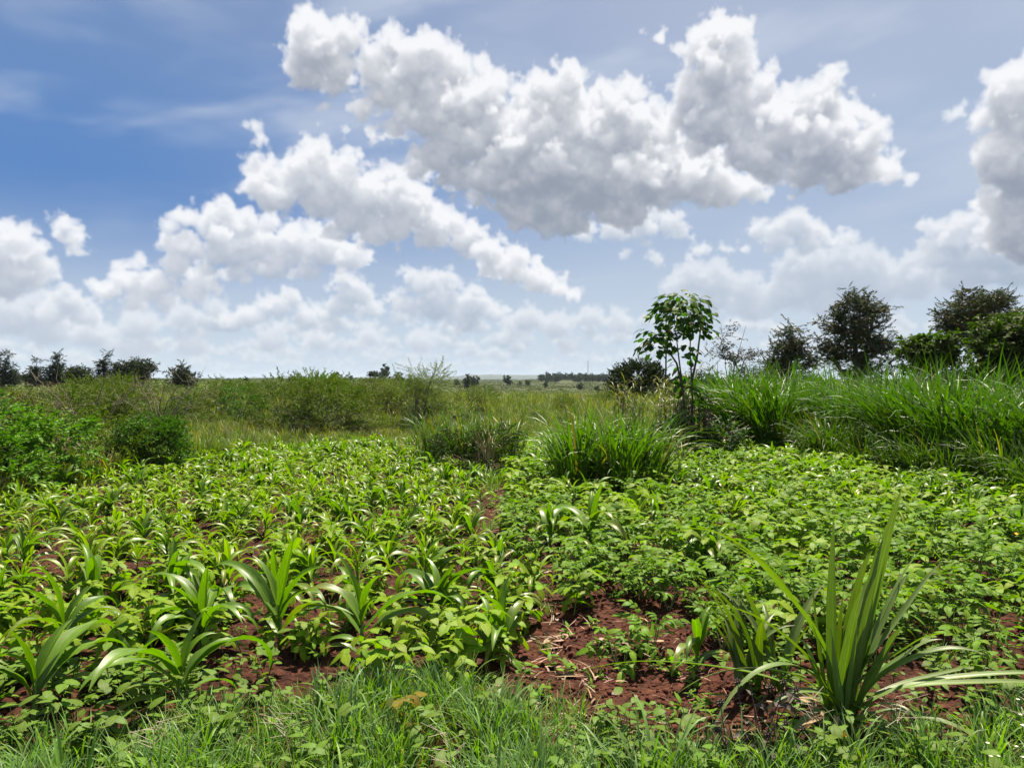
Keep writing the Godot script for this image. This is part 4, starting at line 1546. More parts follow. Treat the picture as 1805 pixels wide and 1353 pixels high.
# ---------------------------------------------------------------- scrub behind the plots
func build_scrub() -> void:
	# pale grass strip round the plots and the rough grass of the plain
	var tufts := []
	for k in 4:
		tufts.append(grass_tuft(26, 0.42, 0.006, 0.16, Color(0.100, 0.140, 0.040), 1.5, 0.16, 4).mesh(M.grass))
	var sets := [[], [], [], []]
	var tints := [[], [], [], []]
	for k in 15000:
		var d := 9.0 + 50.0 * pow(rng.randf(), 1.5)
		var x := ran(-0.78, 0.62) * d
		if in_field(x, d) > 0.25 or (d < 17.0 and x > -5.0 and x < 6.5):
			continue
		var s := ran(0.6, 1.3) * (1.0 + sstep(22.0, 40.0, d) * 0.9)
		if d < 23.0 and x > -5.5:
			s *= 0.72
		if x < -5.5 and d < 16.0:
			s *= 1.15
		sets[k % 4].append(yawed(spot(x, d), s, ran(0.8, 1.15)))
		var warm := sstep(-0.25, 0.4, patch.get_noise_2d(x * 0.25, d * 0.25))
		tints[k % 4].append(vary(Color(0.9, 1.0, 0.8).lerp(Color(1.15, 1.02, 0.95), warm), 0.15))
	many("rough_grass", [["grass", tufts[0], sets[0], tints[0]], ["grass", tufts[1], sets[1], tints[1]], ["grass", tufts[2], sets[2], tints[2]], ["grass", tufts[3], sets[3], tints[3]]], "pale rough grass on the strip behind the plots and over the plain", "grass")

	# mixed scrub 22 to 60 m away
	var small := []
	for k in 3: small.append(spray(14, 0.22, 0.07, 0.04, Color(0.095, 0.135, 0.030), "round"))
	var kinds := []
	for k in 5:
		var lobes := []
		for i in 3:
			lobes.append([Vector3(ran(-0.5, 0.5), ran(0.55, 0.95), ran(-0.5, 0.5)), Vector3(ran(0.45, 0.7), ran(0.4, 0.65), ran(0.45, 0.7))])
		var s := bush_shapes(lobes, small, 270, 0.3, 4, Color(0.16, 0.13, 0.10), 0.6)
		var am := ArrayMesh.new()
		s[0].add_to(am, M.scrub)
		s[1].add_to(am, M.bark)
		kinds.append(am)
	# dry stems and reeds
	var reeds := []
	for k in 3:
		var mb := MB.new()
		for i in 26:
			var b := Vector3(ran(-0.4, 0.4), 0, ran(-0.4, 0.4))
			var e := b + Vector3(ran(-0.3, 0.3), ran(0.9, 1.7), ran(-0.3, 0.3))
			stick(mb, b, e, 0.008, 0.004, vary(Color(0.19, 0.16, 0.11), 0.3), 3)
			for j in 3:
				var az := ran(0, TAU)
				ribbon(mb, arch(b.lerp(e, ran(0.4, 1.0)), az, ran(0.7, 1.4), ran(0.6, 1.8), ran(0.25, 0.5), 4), blade_widths(4, 0.010), across(az), 0.2, 0.0, 0.0, vary(Color(0.13, 0.135, 0.055), 0.3), Color(0.16, 0.14, 0.07), 2)
		reeds.append(mb.mesh(M.grass))
	var places := [[], [], [], [], [], [], [], []]
	var shades := [[], [], [], [], [], [], [], []]
	var greens := [Color(0.62, 0.68, 0.75), Color(0.85, 0.82, 0.9), Color(1.2, 1.12, 1.0), Color(1.3, 0.95, 0.95), Color(0.6, 0.62, 0.75), Color(1.0, 0.85, 0.9)]
	for k in 2600:
		var d := 20.5 + 50.0 * pow(rng.randf(), 1.2)
		var px := ran(-1000, 330)
		var left := sstep(-40.0, -200.0, px)
		var g := patch.get_noise_2d(px * 0.02, d * 0.12)
		var dens := lerpf(0.08, 0.34, left) + g * 0.75
		if d < lerpf(27.0, 21.0, left) + 4.0 * patch.get_noise_1d(px * 0.03) or rng.randf() > dens:
			continue
		var s := (0.4 + 0.95 * rng.randf() * rng.randf() + 0.2 * rng.randf()) * lerpf(0.62, 1.0, left) * (1.0 if d > 26.0 else 0.75)
		var v := rng.randi() % 5
		if g < -0.12 or (left < 0.4 and rng.randf() < 0.45):
			v = 5 + rng.randi() % 3
			s *= 0.85
		places[v].append(yawed(polar(px, d, -0.05), s, 0.95 if rng.randf() < 0.05 else ran(0.4, 0.7)))
		shades[v].append(vary(greens[rng.randi() % 6], 0.18))
	var all := []
	for k in 8:
		all.append(["scrub" if k < 5 else "dry_stems", kinds[k] if k < 5 else reeds[k - 5], places[k], shades[k]])
	many("scrub", all, "tangled green and brown scrub with dry stems behind the grass strip", "scrub")

	# bushes one can tell apart
	var lush := []
	for k in 4: lush.append(spray(13, 0.24, 0.075, 0.048, Color(0.110, 0.220, 0.030), "flat", 0.1))
	var deep := []
	for k in 4: deep.append(spray(14, 0.20, 0.052, 0.032, Color(0.080, 0.165, 0.028), "round"))
	var olive := []
	for k in 4: olive.append(spray(14, 0.32, 0.065, 0.034, Color(0.115, 0.160, 0.026), "round"))
	var fine := []
	for k in 4: fine.append(spray(20, 0.42, 0.055, 0.022, Color(0.150, 0.200, 0.04), "flat", 0.1))
	var dark := []
	for k in 3: dark.append(spray(14, 0.40, 0.12, 0.06, Color(0.036, 0.058, 0.018), "round"))
	var wood := Color(0.14, 0.11, 0.08)

	bush("leafy_bush", "large bright leafy bush in several mounds cut by the left edge", "bush", spot(-7.35, 10.6),
		bush_shapes([[Vector3(-0.9, 0.75, 0.2), Vector3(0.85, 0.75, 0.7)], [Vector3(0.05, 0.5, 0.2), Vector3(0.75, 0.55, 0.6)], [Vector3(0.55, 0.28, 0.4), Vector3(0.5, 0.33, 0.4)], [Vector3(-0.35, 0.95, -0.4), Vector3(0.6, 0.5, 0.5)], [Vector3(0.5, 0.62, -0.7), Vector3(0.55, 0.5, 0.5)], [Vector3(-0.6, 0.35, 0.8), Vector3(0.7, 0.4, 0.5)]], lush, 1300, 0.5, 4, wood, 0.5), "scrub", 0.0, Vector3(1.1, 0.92, 1.05))
	bush("round_bush", "rounded dark green bush standing alone at the left corner of the maize", "bush", spot(-6.3, 13.4),
		bush_shapes([[Vector3(0, 0.50, 0), Vector3(0.56, 0.46, 0.5)], [Vector3(-0.25, 0.36, 0.2), Vector3(0.36, 0.36, 0.3)], [Vector3(0.32, 0.34, 0.15), Vector3(0.34, 0.34, 0.3)], [Vector3(0.08, 0.72, -0.05), Vector3(0.40, 0.25, 0.36)]], deep, 760, 0.25, 4, wood, 0.5), "scrub", 0.0, Vector3(0.98, 0.92, 0.98))
	bush("herb_clump", "loose olive weeds between the leafy bush and the round bush", "weeds", spot(-7.5, 13.4),
		bush_shapes([[Vector3(0, 0.45, 0), Vector3(0.7, 0.42, 0.5)], [Vector3(0.8, 0.25, 0.3), Vector3(0.5, 0.3, 0.4)], [Vector3(-0.5, 0.7, -0.4), Vector3(0.5, 0.4, 0.4)]], olive, 260, 0.5, 6, Color(0.15, 0.15, 0.06), 0.2), "scrub", 0.0, Vector3.ONE * 1.15)
	bush("wide_shrub", "wide olive-green shrub behind the maize, left of the feathery shrub", "shrub", spot(-5.7, 22.0),
		bush_shapes([[Vector3(-0.8, 0.85, 0), Vector3(0.9, 0.72, 0.8)], [Vector3(0.6, 0.8, 0.2), Vector3(0.95, 0.75, 0.8)], [Vector3(0.1, 1.2, -0.2), Vector3(0.8, 0.5, 0.7)], [Vector3(1.35, 0.5, 0.1), Vector3(0.5, 0.45, 0.5)]], olive, 760, 0.6, 5, wood, 0.5), "scrub", 0.4)
	bush("wide_shrub", "bright yellow-green shrub top rising behind the wide olive shrub", "shrub", spot(-7.6, 30.0),
		bush_shapes([[Vector3(0, 1.1, 0), Vector3(1.0, 0.75, 0.9)], [Vector3(0.8, 0.8, 0.2), Vector3(0.8, 0.6, 0.7)]], lush, 300, 0.5, 4, wood, 0.5), "scrub", 1.4)
	bush("feathery_shrub", "feathery light green shrub with thin grey stems, tallest near the middle", "shrub", spot(-2.95, 24.0),
		bush_shapes([[Vector3(-0.35, 1.15, 0), Vector3(0.75, 0.5, 0.6)], [Vector3(0.45, 1.35, 0.1), Vector3(0.62, 0.45, 0.6)], [Vector3(0.05, 0.85, 0.2), Vector3(0.9, 0.4, 0.6)], [Vector3(-0.1, 1.7, -0.1), Vector3(0.28, 0.25, 0.25)], [Vector3(0.62, 1.78, 0), Vector3(0.3, 0.24, 0.25)]], fine, 360, 0.2, 4, Color(0.20, 0.17, 0.13), 0.1), "scrub")
	bush("dark_shrub", "dark green shrub left of the wide olive shrub, over grey stems", "shrub", spot(-8.6, 24.5),
		bush_shapes([[Vector3(0, 0.9, 0), Vector3(0.62, 0.6, 0.6)], [Vector3(0.3, 0.55, 0.2), Vector3(0.55, 0.45, 0.5)]], deep, 330, 0.3, 4, wood, 0.45), "scrub")
	bush("dark_shrub", "small dark shrub behind the round bush, at the foot of the bare thorn branches", "shrub", spot(-12.2, 23.5),
		bush_shapes([[Vector3(0, 0.8, 0), Vector3(0.9, 0.6, 0.7)], [Vector3(0.8, 0.9, 0.2), Vector3(0.7, 0.55, 0.5)]], olive, 300, 0.4, 4, wood, 0.4), "scrub")
	# feathery green shrubs along the left, each by its place
	var rest := [
		[-14.5, 26.0, 1.0, "olive shrub at the left edge below the row of dark trees"], [-10.2, 27.5, 0.95, "yellow-green shrub between the thorn branches and the dark shrub"],
		[-6.4, 27.0, 1.0, "olive shrub just behind the dark shrub, left of the bright shrub top"], [-4.6, 29.0, 0.95, "olive shrub filling the gap behind the feathery shrub's left side"],
		[-1.3, 31.0, 0.8, "low olive shrub right of the feathery shrub"], [2.2, 33.0, 0.55, "small olive shrub in the plain left of the sapling"],
		[4.6, 38.0, 0.6, "small olive shrub in the plain beside the dark round bush"], [-16.8, 33.0, 1.1, "broad olive shrub far left in front of the dark conifers"],
	]
	var os := bush_shapes([[Vector3(-0.3, 0.9, 0), Vector3(0.8, 0.65, 0.7)], [Vector3(0.6, 0.75, 0.2), Vector3(0.7, 0.6, 0.6)], [Vector3(0.1, 1.25, 0), Vector3(0.5, 0.4, 0.5)]], olive, 300, 0.4, 4, wood, 0.4)
	for q in rest:
		bush("olive_shrub", q[3], "shrub", spot(q[0], q[1]), os, "scrub", ran(0, TAU), Vector3.ONE * q[2], "olive shrubs of the scrub")
	# bare thorn branches on the left
	for k in 3:
		var tw := MB.new()
		for i in 9:
			var a := ran(-0.4, PI + 0.4)
			var b := Vector3(ran(-0.2, 0.2), 0, ran(-0.2, 0.2))
			var e := b + Vector3(cos(a) * ran(0.7, 1.6), ran(1.0, 1.75), ran(-0.6, 0.6))
			var mid := b.lerp(e, 0.5) + Vector3(0, 0.25, 0)
			tube(tw, PackedVector3Array([b, mid, e]), PackedFloat32Array([0.018, 0.011, 0.004]), vary(Color(0.21, 0.17, 0.12), 0.2), 4)
			for j in 9:
				var f := mid.lerp(e, ran(-0.2, 1.0))
				stick(tw, f, f + Vector3(ran(-0.45, 0.45), ran(-0.1, 0.4), ran(-0.3, 0.3)), 0.006, 0.002, vary(Color(0.23, 0.19, 0.13), 0.2), 3)
		lone("bare_thorn_shrub", tw.mesh(M.bark), ["leafless grey thorn branches at the far left behind the leafy bush", "leafless arching thorn branches between the leafy bush and the round bush", "leafless thorn branches reaching above the round bush"][k], "thorn shrub", spot([-11.6, -10.2, -9.0][k], [17.5, 18.5, 19.5][k]), "bare thorn shrubs on the left")
	# dark round bush and what stands round it
	bush("round_tree_bush", "big dark rounded bush left of the sapling, on the edge of the plain", "bush", spot(7.4, 46.0),
		bush_shapes([[Vector3(0, 1.35, 0), Vector3(1.5, 1.15, 1.3)], [Vector3(0.4, 1.9, 0), Vector3(1.0, 0.75, 1.0)], [Vector3(-0.8, 0.8, 0.4), Vector3(0.9, 0.75, 0.8)], [Vector3(1.1, 1.0, 0.3), Vector3(0.9, 0.9, 0.8)]], dark, 1250, 0.5, 3, wood, 0.6), "tree")
	for k in 5:
		bush("dark_hedge_bush", ["dark bush behind the sapling's trunk", "dark bush below the sparse tree, left one", "dark bush below the sparse tree, right one", "dark bush between the sparse tree and the small dark tree", "dark bush seen between the two tall trees on the right"][k], "bush", spot([10.2, 13.0, 15.5, 19.5, 29.0][k], [42.0, 44.0, 46.0, 52.0, 52.0][k]),
			bush_shapes([[Vector3(0, 1.1, 0), Vector3(1.5, 0.95, 1.2)], [Vector3(0.9, 1.0, 0), Vector3(1.0, 0.8, 0.9)]], dark, 520, 0.5, 3, wood, 0.5), "tree", ran(0, TAU), Vector3.ONE * [0.85, 0.8, 0.8, 0.95, 1.1][k], "dark bushes behind the napier hedge")
	# tall pale reeds between the dark bush and the sapling
	for k in 3:
		var mb := MB.new()
		for i in 30:
			var b := Vector3(ran(-0.45, 0.45), 0, ran(-0.3, 0.3))
			var e := b + Vector3(ran(-0.25, 0.25), ran(1.0, 1.75), ran(-0.2, 0.2))
			stick(mb, b, e, 0.008, 0.005, vary(Color(0.18, 0.16, 0.09), 0.2), 3)
			for j in 7:
				var az := ran(0, TAU)
				ribbon(mb, arch(b.lerp(e, ran(0.35, 1.0)), az, ran(0.6, 1.2), ran(0.8, 2.0), ran(0.25, 0.5), 5), blade_widths(5, 0.013), across(az), 0.2, 0.0, 0.0, vary(Color(0.15, 0.155, 0.065), 0.3), Color(0.20, 0.18, 0.10), 2)
		lone("reed_clump", mb.mesh(M.grass), ["pale olive reed clump left of the sapling, nearest the plain", "pale olive reed clump close behind the sapling's left side", "pale olive reed clump behind the lone napier clump"][k], "reeds", spot([4.6, 4.15, 3.1][k], [22.5, 19.5, 21.0][k]), "pale reeds left of the sapling")

# ---------------------------------------------------------------- trees
func build_trees() -> void:
	var grey := Color(0.15, 0.12, 0.10)
	# left skyline: dark narrow trees
	var needles := []
	for k in 4: needles.append(spray(16, 0.75, 0.34, 0.10, Color(0.030, 0.048, 0.024), "flat", -0.1))
	var sparse := []
	for k in 4: sparse.append(spray(12, 0.6, 0.26, 0.12, Color(0.040, 0.058, 0.024), "round"))
	var cone := func(w: float, h: float) -> Array:
		return [[Vector3(0, h * 0.26, 0), Vector3(w * 0.8, h * 0.22, w * 0.8)], [Vector3(0, h * 0.48, 0), Vector3(w * 0.58, h * 0.20, w * 0.58)], [Vector3(0, h * 0.70, 0), Vector3(w * 0.36, h * 0.18, w * 0.36)], [Vector3(0.1, h * 0.88, 0), Vector3(w * 0.22, h * 0.12, w * 0.22)]]
	tree("conifer", "open dark tree with a pointed top at the far left edge of the skyline", spot(-74.0, 112.0), tree_shapes(7.0, cone.call(2.2, 7.0), 70, needles, 7, 0.2, grey, 1, 0.1, 0.7))
	tree("conifer", "small dark tree second from the left edge on the skyline", spot(-69.5, 112.0), tree_shapes(5.6, cone.call(1.9, 5.4), 60, sparse, 8, 0.18, grey, 1, 0.1, 0.7))
	tree("conifer", "dark conical tree with a needle-like top, third on the left skyline", spot(-66.5, 112.0), tree_shapes(6.8, cone.call(2.3, 6.6), 80, needles, 8, 0.2, grey, 1, 0.05, 0.7))
	tree("conifer", "thin leaning feathery tree alone on the left skyline", spot(-59.0, 111.0), tree_shapes(6.4, [[Vector3(-0.3, 3.0, 0), Vector3(0.9, 1.2, 0.9)], [Vector3(0.2, 4.7, 0), Vector3(0.7, 1.3, 0.7)], [Vector3(0.5, 6.0, 0), Vector3(0.3, 0.7, 0.3)]], 34, needles, 6, 0.15, grey, 1, 0.2, 0.6))
	tree("broad_tree", "low dark tree between the conical and the leaning tree on the left skyline", spot(-62.5, 110.0), tree_shapes(4.2, [[Vector3(0, 2.6, 0), Vector3(1.6, 1.3, 1.4)]], 50, sparse, 8, 0.2, grey, 1, 0.2, 0.7))
	tree("broad_tree", "dark spreading tree with a ragged crown, left one of a pair above the round bush", spot(-50.2, 100.0), tree_shapes(5.0, [[Vector3(-0.4, 2.9, 0), Vector3(2.0, 1.6, 1.7)], [Vector3(1.2, 3.6, 0), Vector3(1.1, 1.1, 1.1)]], 80, sparse, 8, 0.2, grey, 1, 0.2, 0.7))
	tree("broad_tree", "dark spreading tree with a rounder crown, right one of a pair above the round bush", spot(-47.6, 99.0), tree_shapes(5.2, [[Vector3(0.1, 3.3, 0), Vector3(1.7, 1.6, 1.6)], [Vector3(-0.6, 2.2, 0), Vector3(1.2, 1.0, 1.2)]], 76, sparse, 8, 0.2, grey, 1, 0.2, 0.7))
	tree("conifer", "compact dark conical tree standing alone in the scrub, right of the pair", spot(-39.5, 92.0), tree_shapes(3.9, cone.call(1.35, 3.9), 76, sparse, 8, 0.16, grey, 1, 0.02, 0.55))
	for k in 6:
		tree("skyline_bush_tree", ["low dark tree hidden behind the first left skyline trees", "low dark tree between the second and the conical skyline tree", "low dark tree right of the conical skyline tree", "low dark tree beside the leaning skyline tree", "low dark tree behind the pair above the round bush", "low dark tree between the pair and the compact conical tree"][k], spot([-76.5, -68.0, -64.4, -57.0, -45.0, -42.5][k], [118.0, 119.0, 116.0, 112.0, 104.0, 98.0][k]),
			tree_shapes(3.0, [[Vector3(0, 1.9, 0), Vector3(1.7, 1.1, 1.4)], [Vector3(1.0, 1.4, 0), Vector3(1.2, 0.9, 1.2)]], 30, sparse, 5, 0.15, grey, 1, 0.15, 0.7), "tree", 0.0, Vector3.ONE, "low trees on the left skyline")

	for o in get_children():
		if (o.name.begins_with("conifer") or o.name.begins_with("broad_tree")) and o.position.x < -38.0:
			o.scale = Vector3.ONE * 0.86

	# right: trees behind the napier hedge
	var leaf := []
	for k in 4: leaf.append(spray(24, 0.60, 0.14, 0.062, Color(0.062, 0.084, 0.034), "flat", 0.1))
	var thin := []
	for k in 4: thin.append(spray(10, 0.45, 0.13, 0.06, Color(0.045, 0.05, 0.026), "flat", 0.15))
	var brownish := [Color(1, 1, 1), Color(1.1, 1.1, 1), Color(1.8, 1.15, 0.9), Color(0.8, 0.9, 0.9)]
	tree("sparse_tree", "thin sparse tree with bare grey stems right of the sapling", spot(12.7, 45.0), tree_shapes(5.6, [[Vector3(0.0, 4.3, 0), Vector3(0.55, 1.0, 0.5)], [Vector3(-0.3, 3.2, 0), Vector3(0.9, 0.6, 0.8)], [Vector3(0.9, 2.7, 0), Vector3(1.1, 0.7, 0.9)], [Vector3(1.3, 1.8, 0), Vector3(1.1, 0.6, 0.9)], [Vector3(-1.4, 1.9, 0), Vector3(0.9, 0.6, 0.8)]], 90, thin, 4, 0.065, grey, 2, 0.3, 0.35, brownish))
	tree("broad_tree", "smaller dark tree with a pointed crown, left of the tallest tree on the right", spot(20.0, 55.0), tree_shapes(6.1, [[Vector3(0, 2.9, 0), Vector3(1.9, 1.2, 1.5)], [Vector3(-0.1, 4.2, 0), Vector3(1.25, 1.0, 1.1)], [Vector3(0, 5.3, 0), Vector3(0.5, 0.7, 0.5)], [Vector3(-1.1, 2.2, 0), Vector3(1.1, 0.8, 1.0)]], 110, leaf, 9, 0.13, grey, 1, 0.25, 0.40, brownish))
	tree("broad_tree", "tallest dark tree with a dense domed crown and many rising limbs on the right", spot(24.8, 55.0), tree_shapes(8.2, [[Vector3(0, 5.2, 0), Vector3(2.2, 2.3, 1.9)], [Vector3(0.2, 7.0, 0), Vector3(1.5, 1.0, 1.3)], [Vector3(-1.6, 3.9, 0), Vector3(1.4, 1.3, 1.3)], [Vector3(1.7, 3.6, 0), Vector3(1.2, 1.2, 1.2)], [Vector3(-2.2, 5.4, 0), Vector3(0.8, 0.8, 0.7)], [Vector3(0.3, 2.6, 0), Vector3(2.0, 1.2, 1.6)]], 215, leaf, 10, 0.17, grey, 3, 0.12, 0.42, brownish))
	tree("broad_tree", "wide grey-brown feathery tree at the back right, above the glossy-leaved tree", spot(30.4, 50.0), tree_shapes(7.8, [[Vector3(0, 5.9, 0), Vector3(2.4, 1.6, 1.9)], [Vector3(-1.5, 5.0, 0), Vector3(1.2, 0.9, 1.1)], [Vector3(1.6, 5.1, 0), Vector3(1.2, 1.0, 1.1)], [Vector3(0.2, 4.4, 0), Vector3(1.6, 0.9, 1.4)]], 200, leaf, 11, 0.18, grey, 1, 0.3, 0.42, brownish))
	var big := []
	for k in 4:
		var mb := MB.new()
		stick(mb, Vector3.ZERO, Vector3(0.25, 0, 0), 0.008, 0.005, Color(0.10, 0.09, 0.05), 3)
		for i in 9:
			mb.put(tiny_leaf(ran(0.17, 0.25), ran(0.08, 0.11), vary(Color(0.090, 0.125, 0.026), 0.25)), Transform3D(turned(i * 2.4 + ran(-0.3, 0.3), ran(-0.5, 0.35), ran(-0.3, 0.3)), Vector3(ran(0.12, 0.27), 0, 0)))
		big.append(mb)
	tree("small_tree", "small branching tree with a dark post-like trunk in the napier hedge", spot(15.4, 28.0), tree_shapes(3.6, [[Vector3(-0.15, 2.75, 0), Vector3(0.85, 0.55, 0.7)], [Vector3(-0.6, 2.3, 0.1), Vector3(0.6, 0.4, 0.5)], [Vector3(0.4, 2.5, 0.0), Vector3(0.6, 0.45, 0.5)]], 90, big, 6, 0.10, Color(0.06, 0.05, 0.045), 1, 0.5, 0.28), "glossy")
	tree("glossy_tree", "broad glossy-leaved tree with layered foliage at the right edge", spot(20.3, 30.0), tree_shapes(4.4, [[Vector3(-0.3, 3.2, 0), Vector3(1.7, 0.95, 1.5)], [Vector3(-1.5, 2.2, 0.2), Vector3(1.1, 0.8, 1.1)], [Vector3(0.6, 2.1, 0.5), Vector3(1.9, 1.0, 1.5)], [Vector3(-1.7, 1.3, 0.3), Vector3(1.2, 0.6, 1.1)], [Vector3(1.2, 3.3, 0), Vector3(1.6, 1.0, 1.3)], [Vector3(0, 1.1, 0.4), Vector3(1.8, 0.6, 1.4)]], 520, big, 9, 0.2, grey, 1, 0.12, 0.45), "glossy")

	var pole := MB.new()
	stick(pole, Vector3(0, -0.3, 0), Vector3(0.03, 3.15, 0), 0.055, 0.045, Color(0.075, 0.06, 0.05), 6)
	lone("wooden_pole", pole.mesh(M.bark), "thin dark wooden pole left of the sapling's stem", "pole", spot(9.0, 45.0))

	# the sapling at the end of the right plot: thin stems, big hanging heart-shaped leaves
	var o := thing("sapling", "leafy sapling with big hanging heart-shaped leaves beside the lone napier clump", "sapling", spot(3.62, 15.8))
	var wood := MB.new()
	var stems := [[V(0, -0.05, 0), V(-0.10, 1.3, 0.02), V(-0.22, 2.2, 0.05), V(-0.32, 3.15, 0)], [V(0.06, -0.05, 0), V(0.10, 1.2, -0.03), V(0.05, 2.2, -0.02), V(0.06, 3.2, 0.05)], [V(-0.10, 1.3, 0.02), V(-0.25, 1.9, 0.1), V(-0.55, 2.35, 0.12), V(-0.78, 2.55, 0.1)], [V(0.08, 1.5, -0.03), V(0.2, 2.1, 0.0), V(0.26, 2.7, 0.05), V(0.25, 3.2, 0.02)]]
	var hosts := []
	for s in stems:
		tube(wood, PackedVector3Array(s), PackedFloat32Array([0.026, 0.02, 0.013, 0.005]), Color(0.11, 0.09, 0.065), 6)
	part("stems", wood.mesh(M.bark), o)
	var hearts := []
	for k in 5:
		var c := vary([Color(0.085, 0.170, 0.024), Color(0.070, 0.145, 0.024), Color(0.105, 0.195, 0.022), Color(0.06, 0.12, 0.028), Color(0.26, 0.17, 0.03)][k], 0.08)
		var mb := MB.new()
		stick(mb, Vector3.ZERO, Vector3(0.09, 0.02, 0), 0.003, 0.002, Color(0.12, 0.14, 0.05), 3)
		var lf := leaflet(0.155, 0.150, 0.10, 0.2, 1.0, c, 7)
		mb.put(lf, Transform3D(Basis(Vector3(0, 0, 1), -0.5), Vector3(0.09, 0.02, 0)))
		hearts.append(mb.mesh(M.glossy))
	var crown := [[V(-0.15, 2.95, 0), V(0.62, 0.42, 0.44), 190], [V(-0.65, 2.35, 0.08), V(0.42, 0.34, 0.34), 96], [V(0.15, 2.75, 0), V(0.44, 0.44, 0.4), 80], [V(-0.08, 2.05, 0.05), V(0.30, 0.34, 0.28), 26], [V(0.0, 1.45, 0.05), V(0.28, 0.26, 0.26), 40], [V(0.05, 1.05, 0.08), V(0.24, 0.30, 0.24), 26], [V(-0.12, 0.75, 0.1), V(0.26, 0.26, 0.24), 22], [V(-0.25, 3.2, 0), V(0.42, 0.18, 0.3), 26]]
	for c in crown:
		for i in c[2]:
			var dd := Vector3(ran(-1, 1), ran(-1, 1), ran(-1, 1)).normalized() * pow(rng.randf(), 0.45)
			var p: Vector3 = c[0] + dd * c[1]
			part("leaf", hearts[4 if rng.randf() < 0.03 else rng.randi() % 4], o, Transform3D(turned(atan2(dd.z, dd.x) + ran(-0.8, 0.8), ran(-0.5, 0.35), ran(-0.4, 0.4)).scaled(Vector3.ONE * ran(0.7, 1.15)), p))

	# dry stalks standing round the foot of the sapling
	var dry := MB.new()
	for i in 48:
		var b := Vector3(ran(-0.36, 0.36), 0, ran(-0.25, 0.25))
		var e := b + Vector3(ran(-0.14, 0.14), ran(0.6, 1.35), ran(-0.1, 0.1))
		var mid := b.lerp(e, 0.5) + Vector3(ran(-0.03, 0.03), 0, ran(-0.03, 0.03))
		tube(dry, PackedVector3Array([b, mid, e]), PackedFloat32Array([0.014, 0.011, 0.006]), vary(Color(0.075, 0.050, 0.036), 0.3), 4)
		for j in 3:
			var az := ran(0, TAU)
			ribbon(dry, arch(b.lerp(e, ran(0.4, 1.0)), az, ran(0.0, 0.9), ran(1.0, 2.2), ran(0.2, 0.45), 5), blade_widths(5, 0.014), across(az), 0.2, 0.1, ran(-1, 1), vary(Color(0.095, 0.064, 0.044), 0.35), Color(0.10, 0.068, 0.048), 2)
	lone("dry_stalks", dry.mesh(M.straw), "brown dry stalks clustered round the foot of the sapling", "dry stalks", spot(3.66, 15.6))
	bush("undergrowth", "dark brown-green undergrowth round the foot of the sapling", "undergrowth", spot(3.7, 15.7), bush_shapes([[Vector3(0, 0.34, 0), Vector3(0.5, 0.36, 0.35)], [Vector3(0.45, 0.2, 0.1), Vector3(0.35, 0.25, 0.3)]], [spray(12, 0.22, 0.06, 0.03, Color(0.050, 0.062, 0.026), "round"), spray(12, 0.22, 0.05, 0.03, Color(0.055, 0.045, 0.03), "round")], 230, 0.4, 8, Color(0.07, 0.05, 0.035), 0.3), "scrub")
	var bundle := MB.new()
	for i in 12:
		var b := Vector3(ran(-0.1, 0.1), ran(0.0, 0.1), ran(-0.1, 0.1))
		var e := b + Vector3(ran(0.75, 1.05), ran(0.45, 0.72), ran(-0.1, 0.1))
		tube(bundle, PackedVector3Array([b, b.lerp(e, 0.55) + Vector3(0, 0.06, 0), e]), PackedFloat32Array([0.010, 0.009, 0.005]), vary(Color(0.24, 0.185, 0.13), 0.2), 4)
	lone("leaning_stalks", bundle.mesh(M.straw), "bundle of pale dry stalks leaning out to the right of the sapling's foot", "dry stalks", spot(3.75, 15.4))
	var foot := []
	for k in 3: foot.append(spray(9, 0.24, 0.11, 0.085, Color(0.065, 0.105, 0.045), "flat", 0.1))
	bush("broadleaf_weed", "greyish broad-leaved weed at the left foot of the sapling", "weed", spot(3.2, 15.2), bush_shapes([[Vector3(0, 0.4, 0), Vector3(0.25, 0.38, 0.25)]], foot, 40, 0.1, 5, Color(0.13, 0.13, 0.06), 0.2), "scrub")
	bush("broadleaf_weed", "greyish broad-leaved weed at the right foot of the sapling", "weed", spot(4.25, 15.2), bush_shapes([[Vector3(0, 0.32, 0), Vector3(0.34, 0.3, 0.3)]], foot, 50, 0.1, 5, Color(0.13, 0.13, 0.06), 0.2), "scrub", 1.0)
	var pd := grass_tuft(40, 0.85, 0.010, 0.12, Color(0.20, 0.17, 0.10), 2.6, 0.7, 7)
	lone("dead_grass_tuft", pd.mesh(M.straw), "pale half-dead grass tuft drooping between the lone napier clump and the sapling", "dead grass", spot(2.95, 13.6))

